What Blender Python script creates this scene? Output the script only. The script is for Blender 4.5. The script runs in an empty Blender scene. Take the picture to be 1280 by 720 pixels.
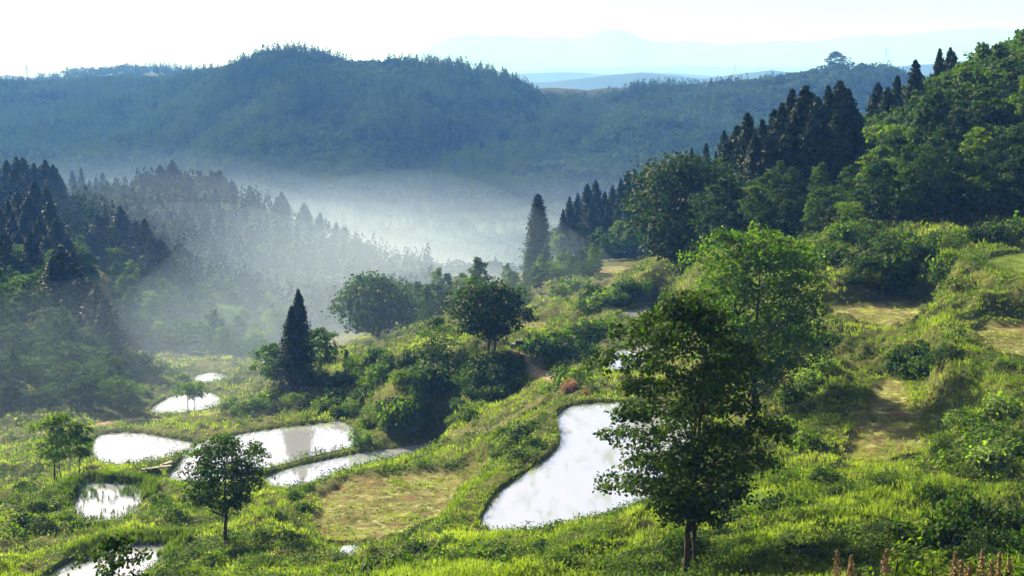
import bpy, math, random
import numpy as np
from mathutils import Vector, noise as mnoise

R = math.radians
random.seed(7)
rng = np.random.default_rng(7)
S = bpy.context.scene
COL = S.collection

# ------------------------------------------------------------------ camera, sky, sun, exposure
F = 1758.0                      # focal length in photograph pixels (1280 wide)
TH = math.atan(250.0 / F)       # pitch: horizon at row 110
cam_d = bpy.data.cameras.new('camera')
cam = bpy.data.objects.new('camera', cam_d)
COL.objects.link(cam)
cam_d.sensor_width = 36.0
cam_d.lens = 36.0 * F / 1280.0
cam_d.clip_start = 0.1
cam_d.clip_end = 120000.0
cam.location = (0, 0, 0)
cam.rotation_euler = (math.pi / 2 - TH, 0, 0)
S.camera = cam

SUN_AZ, SUN_EL = -43.0, 29.0    # degrees; azimuth from +Y, negative = left
w = bpy.data.worlds.new('World'); S.world = w; w.use_nodes = True
nt = w.node_tree; nt.nodes.clear()
sky = nt.nodes.new('ShaderNodeTexSky'); sky.sky_type = 'NISHITA'; sky.sun_disc = False
sky.sun_elevation = R(SUN_EL); sky.sun_rotation = R(SUN_AZ)
sky.air_density = 1.0; sky.dust_density = 7.0; sky.ozone_density = 1.0; sky.altitude = 300
bg = nt.nodes.new('ShaderNodeBackground'); bg.inputs[1].default_value = 0.066
wo = nt.nodes.new('ShaderNodeOutputWorld')
hs = nt.nodes.new('ShaderNodeHueSaturation'); hs.inputs['Saturation'].default_value = 0.4
wm = nt.nodes.new('ShaderNodeMix'); wm.data_type = 'RGBA'; wm.blend_type = 'MULTIPLY'; wm.inputs[0].default_value = 1.0; wm.inputs[7].default_value = (1.0, 0.80, 0.79, 1)
gm = nt.nodes.new('ShaderNodeGamma'); gm.inputs[1].default_value = 0.65
nt.links.new(sky.outputs[0], gm.inputs[0]); nt.links.new(gm.outputs[0], hs.inputs['Color']); nt.links.new(hs.outputs[0], wm.inputs[6]); nt.links.new(wm.outputs[2], bg.inputs[0]); nt.links.new(bg.outputs[0], wo.inputs[0])
sd_ = Vector((math.sin(R(SUN_AZ)) * math.cos(R(SUN_EL)), math.cos(R(SUN_AZ)) * math.cos(R(SUN_EL)), math.sin(R(SUN_EL))))
sl = bpy.data.lights.new('sun', 'SUN'); sl.energy = 5.0; sl.angle = R(0.5); sl.color = (1.0, 0.92, 0.80)
so = bpy.data.objects.new('sun', sl); COL.objects.link(so)
so.rotation_euler = sd_.to_track_quat('Z', 'Y').to_euler()
S.view_settings.view_transform = 'Standard'; S.view_settings.look = 'None'
S.view_settings.exposure = 1.72; S.view_settings.gamma = 1.0
S.render.engine = 'CYCLES'
S.cycles.max_bounces = 6; S.cycles.diffuse_bounces = 2; S.cycles.glossy_bounces = 2
S.cycles.transmission_bounces = 3; S.cycles.transparent_max_bounces = 8; S.cycles.volume_bounces = 2
S.cycles.use_denoising = True
S.cycles.caustics_reflective = False; S.cycles.caustics_refractive = False

# ------------------------------------------------------------------ pixel rays
CT, ST = math.cos(TH), math.sin(TH)
def ray(px, py):
    a = (px - 640.0) / F; b = (360.0 - py) / F
    return a, CT + b * ST, -ST + b * CT
def at_d(px, py, d):
    x, y, z = ray(px, py); t = d / y
    return Vector((x * t, d, z * t))
def at_h(px, py, h):            # point on the level h metres below the camera
    x, y, z = ray(px, py); t = -h / z
    return (x * t, y * t)
def to_px(x, y):                # column of a ground point, roughly (rows matter little)
    return 640.0 + F * x / y * 0.985

# ------------------------------------------------------------------ terrain control points (column, row, distance)
G = """
0 720 100|0 650 140|0 600 175|0 545 212|0 525 228|0 500 240|0 440 270|0 380 310|0 330 360|0 292 400|0 278 470|30 250 520|
80 720 104|80 600 168|80 505 240|80 450 265|80 392 300|80 345 350|60 292 400|100 330 400|80 262 520|
150 517 235|150 500 250|150 470 270|155 440 330|170 425 360|170 350 430|150 300 520|200 330 500|250 330 520|300 360 520|350 385 520|420 400 520|480 400 520|
160 262 640|210 245 650|265 250 650|320 270 650|370 293 650|420 315 650|480 338 660|520 350 680|
300 455 380|220 448 370|360 458 360|260 452 310|260 440 350|250 395 420|110 275 800|
180 610 156|180 650 140|275 688 118|275 720 103|200 720 108|300 640 133|300 615 158|
240 532 205|280 520 220|200 520 238|210 485 258|290 495 250|330 510 225|330 485 245|
375 505 219|375 487 232|350 470 262|330 455 330|430 505 212|450 470 230|430 442 262|480 427 290|480 412 340|480 404 480|
400 720 98|400 690 110|480 715 96|540 700 99|540 720 87|640 700 88|640 720 78|720 700 80|720 670 96|
540 522 190|540 490 196|560 455 202|590 434 205|630 432 205|600 507 186|655 440 204|560 400 290|600 392 280|560 385 360|
650 400 250|690 475 183|700 488 172|680 405 232|700 385 268|720 450 203|740 400 240|660 470 190|
672 345 350|672 340 420|640 345 520|600 345 560|640 370 330|
760 335 345|790 360 280|740 343 360|750 318 430|800 315 430|690 325 430|
830 365 235|790 395 215|800 470 172|860 470 165|900 370 190|950 330 190|880 440 165|
945 520 128|1000 560 110|950 600 98|900 650 85|860 690 71|800 700 73|900 560 118|860 600 112|900 500 140|1000 460 140|
1000 620 91|1100 650 80|1250 690 65|1100 720 60|1280 720 52|950 720 62|1200 600 90|1280 640 80|1200 520 108|1280 500 106|1170 450 124|1180 480 117|1100 440 137|1020 500 125|
1010 345 168|1040 295 187|1150 290 187|1230 288 182|1280 288 184|1180 360 150|1200 340 152|1280 380 140|1380 330 150|1380 500 106|1380 700 60|
1280 200 212|1280 140 240|1200 175 240|1100 215 245|1000 236 262|950 258 265|1060 225 250|940 275 215|1040 262 212|880 272 270|830 302 270|1400 95 240|1400 80 300|1280 135 280|1100 218 290|
1000 288 205|1100 262 215|1200 240 212|
290 112 1400|330 98 1400|370 90 1400|400 92 1400|450 103 1400|500 99 1400|560 98 1400|600 106 1400|640 112 1400|670 130 1400|690 136 1400|720 122 1450|750 128 1450|790 116 1450|830 118 1450|860 122 1450|900 112 1450|960 108 1450|1000 103 1450|1045 92 1450|1100 97 1450|1130 112 1450|1200 120 1450|1300 125 1450|1400 125 1450|
-100 116 1900|0 114 1900|60 116 1900|130 111 1900|200 110 1900|250 106 1900|-100 190 1400|0 190 1400|100 190 1400|200 195 1350|270 185 1250|
350 140 1250|450 145 1250|550 150 1250|650 165 1250|750 160 1280|850 160 1280|950 150 1280|1100 150 1280|1250 150 1280|
300 215 1080|400 220 1080|500 225 1080|600 235 1080|700 225 1100|800 215 1100|950 200 1100|1150 200 1100|
190 91 2600|110 100 2600|150 95 2600|250 95 2600|300 104 2600|-50 112 2600|450 118 2600|800 120 2600|1300 120 2600
"""
GZ = """
-100 -1.8 3|640 -1.8 3|1380 -1.8 3|0 -6 12|640 -6 12|1380 -5 12|0 -9 20|640 -8.6 20|1300 -7.8 20|0 -16 40|640 -15.6 40|1100 -15.2 40|1380 -14.5 40|0 -26 70|300 -26 70|
-100 -108 850|200 -112 850|400 -114 850|550 -114 850|650 -112 850|800 -110 850|1000 -100 850|1300 -90 850|
-100 -100 1000|300 -101 1000|600 -102 1000|900 -98 1000|1300 -85 1000|
640 -60 380|900 -45 380|1050 -40 400|1300 -30 400|800 -85 600|1000 -75 600|1300 -65 600|
-100 -90 680|40 -85 680|
0 -60 2200|640 -60 2000|1300 -60 2000|0 -120 4500|640 -120 4500|1300 -120 4500|0 -150 26000|640 -150 26000|1300 -150 26000
"""
cp = []
for s in G.replace('\n', '').split('|'):
    if s.strip():
        a, b, d = map(float, s.split()); p = at_d(a, b, d); cp.append((a, d, p.z / d))
for s in GZ.replace('\n', '').split('|'):
    if s.strip():
        a, z, d = map(float, s.split()); cp.append((a, d, z / d))
cp = np.array(cp)
def feat(px, d):
    return np.stack([px / 100.0, np.log(d) * 9.0], -1)
CF = feat(cp[:, 0], cp[:, 1])
def kern(a, b):
    return np.sqrt(((a[:, None, :] - b[None, :, :]) ** 2).sum(-1) + 0.04)
K = kern(CF, CF); NC = n = len(cp)
A = np.zeros((n + 1, n + 1)); A[:n, :n] = K - np.eye(n) * 0.02; A[n, :n] = 1; A[:n, n] = 1
sol = np.linalg.solve(A, np.append(cp[:, 2], 0))
def base_h(x, y):
    y = np.asarray(y, float); x = np.asarray(x, float)
    yy = np.maximum(y, 3.0)
    px = np.clip(640 + F * x / yy * .985, -120, 1410)
    f = feat(px, np.minimum(yy, 26000)); out = np.empty(len(f))
    for i in range(0, len(f), 40000):
        out[i:i + 40000] = kern(f[i:i + 40000], CF) @ sol[:NC] + sol[NC]
    return out * yy

# cheap tileable value noise in numpy
_T = rng.random((256, 256))
def vnoise(x, y):
    xi = np.floor(x).astype(int); yi = np.floor(y).astype(int); fx = x - xi; fy = y - yi
    fx = fx * fx * (3 - 2 * fx); fy = fy * fy * (3 - 2 * fy)
    a = _T[xi & 255, yi & 255]; b = _T[(xi + 1) & 255, yi & 255]; c = _T[xi & 255, (yi + 1) & 255]; d = _T[(xi + 1) & 255, (yi + 1) & 255]
    return (a * (1 - fx) + b * fx) * (1 - fy) + (c * (1 - fx) + d * fx) * fy
def fbm(x, y, sc, o=4):
    s = 0; a = 1; t = 0
    for k in range(o):
        s = s + a * (vnoise(x / sc + 17.3 * k, y / sc + 9.1 * k) - .5); t += a; a *= .5; sc *= .5
    return s / t * 2

# ------------------------------------------------------------------ ponds and levelled fields (outlines on their own level)
def chaikin(P, it=2):
    for _ in range(it):
        Q = []
        for i in range(len(P)):
            a = P[i]; b = P[(i + 1) % len(P)]
            Q += [(a[0] * .75 + b[0] * .25, a[1] * .75 + b[1] * .25), (a[0] * .25 + b[0] * .75, a[1] * .25 + b[1] * .75)]
        P = Q
    return P
def poly(txt, h):
    v = list(map(float, txt.split()))
    return np.array(chaikin([at_h(v[i], v[i + 1], h) for i in range(0, len(v), 2)]))
PONDS = [  # outline, level, berm width, berm height, outward blend, kind
 ('pondA', '207 594 222 580 236 562 262 550 330 537 415 527 432 528 448 540 462 552 448 556 400 566 345 581 320 588 300 600 250 605 215 600', 50.0, 1.0, .45, 5, 'w'),
 ('pondB', '326 598 350 588 400 576 448 566 500 560 545 551 548 556 500 572 460 580 428 588 400 602 370 611 335 607', 50.3, .8, .4, 4, 'w'),
 ('pondC', '116 546 140 541 170 540 210 547 248 553 240 562 205 572 160 582 136 583 112 570', 52.0, .8, .5, 5, 'w'),
 ('pondD', '182 516 200 500 235 489 262 489 282 500 270 508 235 515', 57.0, .6, .4, 6, 'w'),
 ('pondE', '236 472 262 464 290 470 282 475 250 480', 60.0, .6, .4, 6, 'w'),
 ('pondF', '90 622 100 602 135 602 180 606 184 618 172 636 150 650 112 653 92 640', 45.0, .8, .5, 5, 'w'),
 ('pondG', '20 745 70 712 105 692 140 680 195 676 232 678 222 690 185 715 150 745', 41.0, .6, .6, 6, 'w'),
 ('pondH', '598 662 604 640 622 614 660 588 692 566 700 548 692 526 700 512 722 505 780 502 850 504 868 530 860 570 830 610 790 636 730 650 680 658 640 664', 36.0, 1.1, .5, 6, 'w'),
 ('pondI', '742 455 756 442 780 434 815 430 840 440 830 456 790 464 755 461', 38.0, .9, .5, 5, 'w'),
 ('pondJ', '768 392 800 384 830 386 822 396 790 398', 39.0, .8, .4, 5, 'w'),
 ('pondK', '424 690 432 683 446 683 448 690 436 698 426 697', 38.2, .4, .15, 2, 'w'),
 ('fieldP', '385 650 398 620 430 598 500 592 580 590 575 620 545 655 480 676 420 684 385 672', 42.0, .6, .35, 4, 'f'),
 ('fieldQ', '1040 578 1058 540 1082 505 1088 476 1112 472 1136 482 1142 510 1152 550 1158 578', 28.0, .7, .45, 3, 'f'),
 ('fieldR', '1028 388 1080 382 1146 377 1158 396 1120 410 1060 403', 25.0, .8, .6, 3, 'f'),
 ('fieldS', '1200 414 1240 406 1330 408 1330 462 1262 450 1225 430', 23.5, .7, .5, 3, 'f'),
 ('fieldT', '1226 326 1250 317 1330 314 1330 356 1262 342 1236 334', 19.5, .8, .45, 3, 'w'),
 ('fieldU', '640 410 655 403 690 402 686 411 660 414', 44.0, .4, .2, 5, 'f'),
 ('fieldV', '738 338 760 332 790 334 782 341 752 343', 45.5, .4, .2, 8, 'f'),
]
PP = [(nm, poly(t, h), h, bw, bh, bl, k) for nm, t, h, bw, bh, bl, k in PONDS]
def sdist(x, y, P):
    d2 = np.full(x.shape, 1e18); ins = np.zeros(x.shape, bool)
    for i in range(len(P)):
        ax, ay = P[i]; bx, by = P[(i + 1) % len(P)]
        ex, ey = bx - ax, by - ay; L = ex * ex + ey * ey + 1e-9
        t = np.clip(((x - ax) * ex + (y - ay) * ey) / L, 0, 1)
        d2 = np.minimum(d2, (x - ax - t * ex) ** 2 + (y - ay - t * ey) ** 2)
        c = ((ay > y) != (by > y)); xx = ax + (y - ay) * ex / (ey if abs(ey) > 1e-9 else 1e-9)
        ins ^= c & (x < xx)
    return np.where(ins, -1, 1) * np.sqrt(d2)
def near(x, y, P, m):
    lo = P.min(0) - m; hi = P.max(0) + m
    return np.where((x > lo[0]) & (x < hi[0]) & (y > lo[1]) & (y < hi[1]))[0]
def sstep(t):
    t = np.clip(t, 0, 1); return t * t * (3 - 2 * t)
PATHS = [  # column, row, distance on the ground; half width
 ([(648, 441, 203), (660, 452, 197), (676, 463, 190), (690, 473, 184), (702, 486, 174)], .9),
 ([(702, 486, 174), (660, 506, 170), (610, 530, 166), (560, 553, 178), (500, 566, 184)], .8),
 ([(60, 536, 216), (120, 530, 221), (170, 524, 230), (230, 522, 231), (290, 517, 228)], 1.6),
]
PW = [(np.array([(at_d(*q).x, at_d(*q).y) for q in ln]), hw) for ln, hw in PATHS]
def pdist(x, y, L):
    d2 = np.full(x.shape, 1e18)
    for i in range(len(L) - 1):
        ax, ay = L[i]; ex, ey = L[i + 1] - L[i]; Q = ex * ex + ey * ey
        t = np.clip(((x - ax) * ex + (y - ay) * ey) / Q, 0, 1)
        d2 = np.minimum(d2, (x - ax - t * ex) ** 2 + (y - ay - t * ey) ** 2)
    return np.sqrt(d2)
def hfun(x, y, masks=False):
    x = np.atleast_1d(np.asarray(x, float)); y = np.atleast_1d(np.asarray(y, float))
    z = base_h(x, y); d = np.maximum(y, 1)
    amp = np.clip((d - 15) / 40, 0, 1)
    bump = fbm(x, y, 9.0, 2) * 1.3 + fbm(x + 50, y, 3.4, 3) * 1.0 + (.5 - np.abs(fbm(x, y + 90, 2.2, 3))) * .9 - .3 + fbm(x + 200, y + 10, 5.0, 2) * .8 * np.clip((x / np.maximum(y, 1) - .12) * 10, 0, 1)
    far = np.clip((d - 300) / 300, 0, 1)
    bump = bump * (1 - far) + far * (fbm(x, y, 120, 4) * 14 * np.clip((d - 750) / 450, 0, 1) + fbm(x, y, 30, 3) * 1.2)
    bump = bump + np.abs(fbm(x + 300, y * .35, 170, 3)) * 55 * sstep((d - 960) / 150) * sstep((1400 - d) / 120) - 10 * sstep((d - 960) / 150) * sstep((1400 - d) / 120)
    # steps of old narrow terraces on the open slopes
    wild = np.ones_like(z); fm = np.zeros_like(z); pm = np.zeros_like(z)
    for nm, P, h, bw, bh, bl, k in PP:
        i = near(x, y, P, bw + bl + 1)
        if not len(i): continue
        s = sdist(x[i], y[i], P)
        wgt = 1 - sstep((s - bw) / bl)
        tgt = -h + bh * (0.85 + .3 * fbm(x[i], y[i], 2.5, 2))
        z[i] = z[i] * (1 - wgt) + tgt * wgt
        wild[i] *= 1 - .85 * np.clip(wgt * 1.2, 0, 1)
    for L, hw in PW:
        lo = L.min(0) - 6; hi = L.max(0) + 6
        i = np.where((x > lo[0]) & (x < hi[0]) & (y > lo[1]) & (y < hi[1]))[0]
        if len(i):
            s = pdist(x[i], y[i], L); wgt = 1 - sstep((s - hw) / 2.0)
            wild[i] *= 1 - .9 * wgt; pm[i] = np.maximum(pm[i], (1 - sstep((s - hw * .8) / .8)) * (.25 if L is PW[1][0] else 1))
    z = z + bump * amp * wild
    for nm, P, h, bw, bh, bl, k in PP:      # the bank on the near side of a pond falls away towards the viewer
        u = P[:, 0] / P[:, 1]; uu = np.linspace(u.min(), u.max(), 40)
        Pc = np.concatenate([P, P[:1]]); ye = np.full(40, 1e9)
        for q in range(len(P)):
            u0, u1 = Pc[q, 0] / Pc[q, 1], Pc[q + 1, 0] / Pc[q + 1, 1]
            sel = (uu >= min(u0, u1)) & (uu <= max(u0, u1)); tt = (uu[sel] - u0) / (u1 - u0 + 1e-12)
            ye[sel] = np.minimum(ye[sel], Pc[q, 1] + tt * (Pc[q + 1, 1] - Pc[q, 1]))
        ye[ye > 1e8] = ye[ye < 1e8].max() if (ye < 1e8).any() else 1e9
        ug = x / np.maximum(y, 1); mgn = 2.5 / P[:, 1].mean()
        i = np.where((ug > u.min() - mgn) & (ug < u.max() + mgn) & (y < P[:, 1].max()) & (y > P[:, 1].min() - 46))[0]
        if not len(i): continue
        yi = np.interp(ug[i], uu, ye); dy = yi - y[i]; on = (dy > 0) & (dy < 45)
        cap = -h * (y[i] / yi) - .12 - .35 * np.clip(dy / 3, 0, 1) + np.clip((dy - 30) / 15, 0, 1) * 6
        edge = np.clip(np.maximum(u.min() - ug[i], ug[i] - u.max()) / mgn, 0, 1) * 3
        z[i] = np.where(on, np.minimum(z[i], cap + edge), z[i])
    for nm, P, h, bw, bh, bl, k in PP:
        i = near(x, y, P, 1)
        if not len(i): continue
        s = sdist(x[i], y[i], P) + .15 * fbm(x[i], y[i], 1.2, 2)
        if k == 'w':
            inn = sstep((.1 - s) / .5)
            z[i] = z[i] * (1 - inn) + (-h - .45) * inn
        else:
            s = s + fbm(x[i] + 70, y[i], 4.0, 3) * 1.5
            inn = sstep((.2 - s) / 1.0)
            z[i] = z[i] * (1 - inn) + (-h + .22 * fbm(x[i], y[i], 1.7, 4)) * inn
            fm[i] = np.maximum(fm[i], inn)
    return (z, fm, pm) if masks else z
def in_water(x, y, m=.1):
    o = np.zeros(x.shape, bool)
    for nm, P, h, bw, bh, bl, k in PP:
        if k == 'w':
            i = near(x, y, P, 1)
            if len(i): o[i] |= sdist(x[i], y[i], P) < m
    return o
def in_any(x, y, m, kinds='wf'):
    o = np.zeros(x.shape, bool)
    for nm, P, h, bw, bh, bl, k in PP:
        if k in kinds:
            i = near(x, y, P, m + 1)
            if len(i): o[i] |= sdist(x[i], y[i], P) < m
    return o
def hz(x, y): return float(hfun([x], [y])[0])
def hit(px, py, d0=40, d1=900):       # where the ray through a pixel meets the ground
    a, b, c = ray(px, py)
    d = np.geomspace(d0, d1, 500); x = a * d / b; z = c * d / b
    g = hfun(x, d); k = np.where(g >= z)[0]
    k = k[0] if len(k) else 499
    return Vector((x[k], d[k], g[k]))
def spot(px, d):
    x = (px - 640) / F * d / .985
    return Vector((x, d, hz(x, d)))

# ------------------------------------------------------------------ materials
def mat(name):
    m = bpy.data.materials.new(name); m.use_nodes = True; t = m.node_tree; t.nodes.clear()
    return m, t, t.nodes.new('ShaderNodeOutputMaterial')
def N(t, ty, **kw):
    nd = t.nodes.new(ty)
    for k, v in kw.items():
        if k.startswith('i_'):
            key = k[2:]; nd.inputs[int(key) if key.isdigit() else key].default_value = v
        else: setattr(nd, k, v)
    return nd
def rgb(c): return (c[0], c[1], c[2], 1)
def ramp(t, fac, stops):
    r = N(t, 'ShaderNodeValToRGB'); e = r.color_ramp.elements
    while len(e) < len(stops): e.new(.5)
    for q, (p, c) in zip(e, stops): q.position = p; q.color = rgb(c)
    t.links.new(fac, r.inputs[0]); return r.outputs[0]
def leafmat(name, dark, mid, light, trans=(.5, .75, .1), tf=.38, scale=.6, rough=.65):
    m, t, o = mat(name); L = t.links.new
    at = N(t, 'ShaderNodeAttribute', attribute_name='rnd')
    oi = N(t, 'ShaderNodeObjectInfo'); g = N(t, 'ShaderNodeNewGeometry')
    nz = N(t, 'ShaderNodeTexNoise', i_Scale=scale, i_Detail=2.0); L(g.outputs['Position'], nz.inputs['Vector'])
    a1 = N(t, 'ShaderNodeMath', operation='MULTIPLY_ADD', i_1=.40, i_2=-.27); L(at.outputs['Fac'], a1.inputs[0])
    a2 = N(t, 'ShaderNodeMath', operation='MULTIPLY_ADD', i_1=.99); L(nz.outputs[0], a2.inputs[0]); L(a1.outputs[0], a2.inputs[2])
    a3 = N(t, 'ShaderNodeMath', operation='MULTIPLY_ADD', i_1=.40); L(oi.outputs['Random'], a3.inputs[0]); L(a2.outputs[0], a3.inputs[2])
    c = ramp(t, a3.outputs[0], [(.3, dark), (.58, mid), (.85, light)])
    p = N(t, 'ShaderNodeBsdfPrincipled', i_Roughness=rough); p.inputs['Specular IOR Level'].default_value = .12
    L(c, p.inputs['Base Color'])
    if rough > .8: p.inputs['Specular IOR Level'].default_value = .02
    tr = N(t, 'ShaderNodeBsdfTranslucent')
    mx = N(t, 'ShaderNodeMix', data_type='RGBA', blend_type='MULTIPLY'); mx.inputs[0].default_value = 1
    L(c, mx.inputs[6]); mx.inputs[7].default_value = rgb([v * 3.2 for v in trans])
    L(mx.outputs[2], tr.inputs[0])
    ms = N(t, 'ShaderNodeMixShader'); ms.inputs[0].default_value = tf
    L(p.outputs[0], ms.inputs[1]); L(tr.outputs[0], ms.inputs[2]); L(ms.outputs[0], o.inputs[0])
    return m
def simple(name, c1, c2, scale=4, rough=.8, spec=.3, bump=0):
    m, t, o = mat(name); L = t.links.new
    tc = N(t, 'ShaderNodeTexCoord'); nz = N(t, 'ShaderNodeTexNoise', i_Scale=scale, i_Detail=6.0); L(tc.outputs['Object'], nz.inputs['Vector'])
    c = ramp(t, nz.outputs[0], [(.35, c1), (.65, c2)])
    p = N(t, 'ShaderNodeBsdfPrincipled', i_Roughness=rough); p.inputs['Specular IOR Level'].default_value = spec
    L(c, p.inputs['Base Color'])
    if bump:
        b = N(t, 'ShaderNodeBump', i_Strength=bump, i_Distance=.1); L(nz.outputs[0], b.inputs['Height']); L(b.outputs[0], p.inputs['Normal'])
    L(p.outputs[0], o.inputs[0]); return m
M_BARK = simple('bark', (.03, .022, .016), (.09, .07, .05), 3, .9, .1, .4)
M_OAK = leafmat('leaf_green', (.008, .021, .005), (.021, .048, .009), (.062, .100, .014), tf=.36)
M_LIME = leafmat('leaf_lime', (.028, .055, .010), (.060, .100, .014), (.12, .155, .022), tf=.42)
M_SPREAD = leafmat('leaf_spreading', (.028, .055, .009), (.062, .098, .013), (.13, .17, .022), tf=.46)
M_BRIGHT = leafmat('leaf_sunny', (.040, .075, .010), (.085, .130, .016), (.17, .21, .028), tf=.5)
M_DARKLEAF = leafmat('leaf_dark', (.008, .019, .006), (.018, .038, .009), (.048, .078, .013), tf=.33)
M_CEDAR = leafmat('leaf_cedar', (.006, .015, .009), (.012, .027, .014), (.026, .048, .018), trans=(.4, .55, .15), tf=.15)
M_GRASS = leafmat('grass_blades', (.045, .066, .012), (.110, .138, .024), (.26, .265, .085), trans=(.48, .72, .12), tf=.45, scale=.16)
M_HERB = leafmat('herb_leaves', (.018, .040, .010), (.050, .082, .014), (.125, .155, .028), tf=.38, scale=.22)
M_FERN = leafmat('fern_leaves', (.035, .065, .020), (.09, .14, .04), (.22, .28, .12), tf=.4, scale=.3)
M_STRAW = leafmat('dry_grass', (.18, .16, .07), (.34, .32, .16), (.52, .50, .30), tf=.3, scale=.4)
M_REED = leafmat('reed_blades', (.03, .05, .015), (.06, .09, .02), (.12, .14, .04), tf=.35, scale=.5)
M_PLUME = simple('seed_plume', (.22, .17, .10), (.40, .32, .19), 40, .9, .1)
M_PINK = leafmat('withered_leaves', (.08, .05, .03), (.16, .11, .07), (.28, .21, .15), trans=(.5, .35, .2), tf=.3)
M_WOOD = simple('weathered_board', (.28, .26, .22), (.45, .42, .37), 5, .8)
M_STEEL = simple('galvanised_steel', (.25, .26, .27), (.35, .36, .37), 2, .5)

def ground_mat():
    m, t, o = mat('terrain_ground'); L = t.links.new
    g = N(t, 'ShaderNodeNewGeometry')
    n1 = N(t, 'ShaderNodeTexNoise', i_Scale=.12, i_Detail=6.0, i_Roughness=.65); L(g.outputs['Position'], n1.inputs['Vector'])
    n2 = N(t, 'ShaderNodeTexNoise', i_Scale=2.2, i_Detail=6.0, i_Roughness=.7); L(g.outputs['Position'], n2.inputs['Vector'])
    n3 = N(t, 'ShaderNodeTexNoise', i_Scale=.7, i_Detail=5.0, i_Roughness=.7); L(g.outputs['Position'], n3.inputs['Vector'])
    ad = N(t, 'ShaderNodeMath', operation='MULTIPLY_ADD', i_1=.5); L(n2.outputs[0], ad.inputs[0])
    hf = N(t, 'ShaderNodeMath', operation='MULTIPLY', i_1=.5); L(n1.outputs[0], hf.inputs[0]); L(hf.outputs[0], ad.inputs[2])
    grass = ramp(t, ad.outputs[0], [(.36, (.022, .034, .009)), (.50, (.055, .070, .016)), (.64, (.13, .13, .035))])
    field = ramp(t, n3.outputs[0], [(.38, (.13, .085, .045)), (.46, (.15, .125, .055)), (.53, (.15, .18, .05)), (.60, (.24, .25, .10)), (.68, (.42, .40, .26))])
    dirt = ramp(t, n2.outputs[0], [(.35, (.13, .11, .06)), (.65, (.24, .21, .13))])
    a = N(t, 'ShaderNodeAttribute', attribute_name='field'); b = N(t, 'ShaderNodeAttribute', attribute_name='path')
    m1 = N(t, 'ShaderNodeMix', data_type='RGBA'); L(a.outputs['Fac'], m1.inputs[0]); L(grass, m1.inputs[6]); L(field, m1.inputs[7])
    m2 = N(t, 'ShaderNodeMix', data_type='RGBA'); L(b.outputs['Fac'], m2.inputs[0]); L(m1.outputs[2], m2.inputs[6]); L(dirt, m2.inputs[7])
    bp = N(t, 'ShaderNodeBump', i_Strength=.8, i_Distance=.25); L(n2.outputs[0], bp.inputs['Height'])
    p = N(t, 'ShaderNodeBsdfPrincipled', i_Roughness=.95); p.inputs['Specular IOR Level'].default_value = .1
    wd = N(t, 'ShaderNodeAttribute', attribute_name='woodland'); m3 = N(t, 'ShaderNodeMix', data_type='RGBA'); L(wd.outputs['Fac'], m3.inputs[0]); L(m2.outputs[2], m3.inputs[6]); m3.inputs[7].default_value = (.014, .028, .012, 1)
    L(m3.outputs[2], p.inputs['Base Color']); L(bp.outputs[0], p.inputs['Normal']); L(p.outputs[0], o.inputs[0]); return m
M_GROUND = ground_mat()
def water_mat(name, algae=0.0, col=(.60, .67, .77), ior=1.6, metal=.6, ac=(.10, .16, .04)):
    m, t, o = mat(name); L = t.links.new
    g = N(t, 'ShaderNodeNewGeometry')
    rp = N(t, 'ShaderNodeTexNoise', i_Scale=3.0, i_Detail=2.0); L(g.outputs['Position'], rp.inputs['Vector'])
    bp = N(t, 'ShaderNodeBump', i_Strength=.03, i_Distance=.05); L(rp.outputs[0], bp.inputs['Height'])
    p = N(t, 'ShaderNodeBsdfPrincipled', i_Roughness=.03, i_IOR=ior, i_Metallic=metal); p.inputs['Base Color'].default_value = rgb(col)
    L(bp.outputs[0], p.inputs['Normal'])
    if algae > 0:
        mp = N(t, 'ShaderNodeMapping'); mp.inputs['Rotation'].default_value = (0, 0, R(-35)); mp.inputs['Scale'].default_value = (1.6, .35, 1)
        L(g.outputs['Position'], mp.inputs['Vector'])
        nz = N(t, 'ShaderNodeTexNoise', i_Scale=.42, i_Detail=8.0, i_Roughness=.68); L(mp.outputs[0], nz.inputs['Vector'])
        fc = ramp(t, nz.outputs[0], [(.58 - algae * .12, (0, 0, 0)), (.69 - algae * .08, (1, 1, 1))])
        pa = N(t, 'ShaderNodeBsdfPrincipled', i_Roughness=.7); pa.inputs['Base Color'].default_value = rgb(ac)
        ms = N(t, 'ShaderNodeMixShader'); fm_ = N(t, 'ShaderNodeMath', operation='MULTIPLY', i_1=.5); L(fc, fm_.inputs[0]); L(fm_.outputs[0], ms.inputs[0])
        L(p.outputs[0], ms.inputs[1]); L(pa.outputs[0], ms.inputs[2]); L(ms.outputs[0], o.inputs[0])
    else: L(p.outputs[0], o.inputs[0])
    return m
M_WATER = water_mat('pond_water'); M_ALGAE = water_mat('pond_water_with_algae', .5); M_GREENW = water_mat('green_pond_water', 1.3, (.10, .15, .02), 1.33, 0, (.15, .24, .03))
M_FOREST = leafmat('far_forest_leaves', (.004, .010, .007), (.012, .028, .012), (.060, .095, .024), trans=(.4, .6, .1), tf=.15, scale=.02, rough=.9)
M_HILL = simple('far_hill_cover', (.02, .035, .02), (.035, .055, .03), .004, .95, .05)

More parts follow.
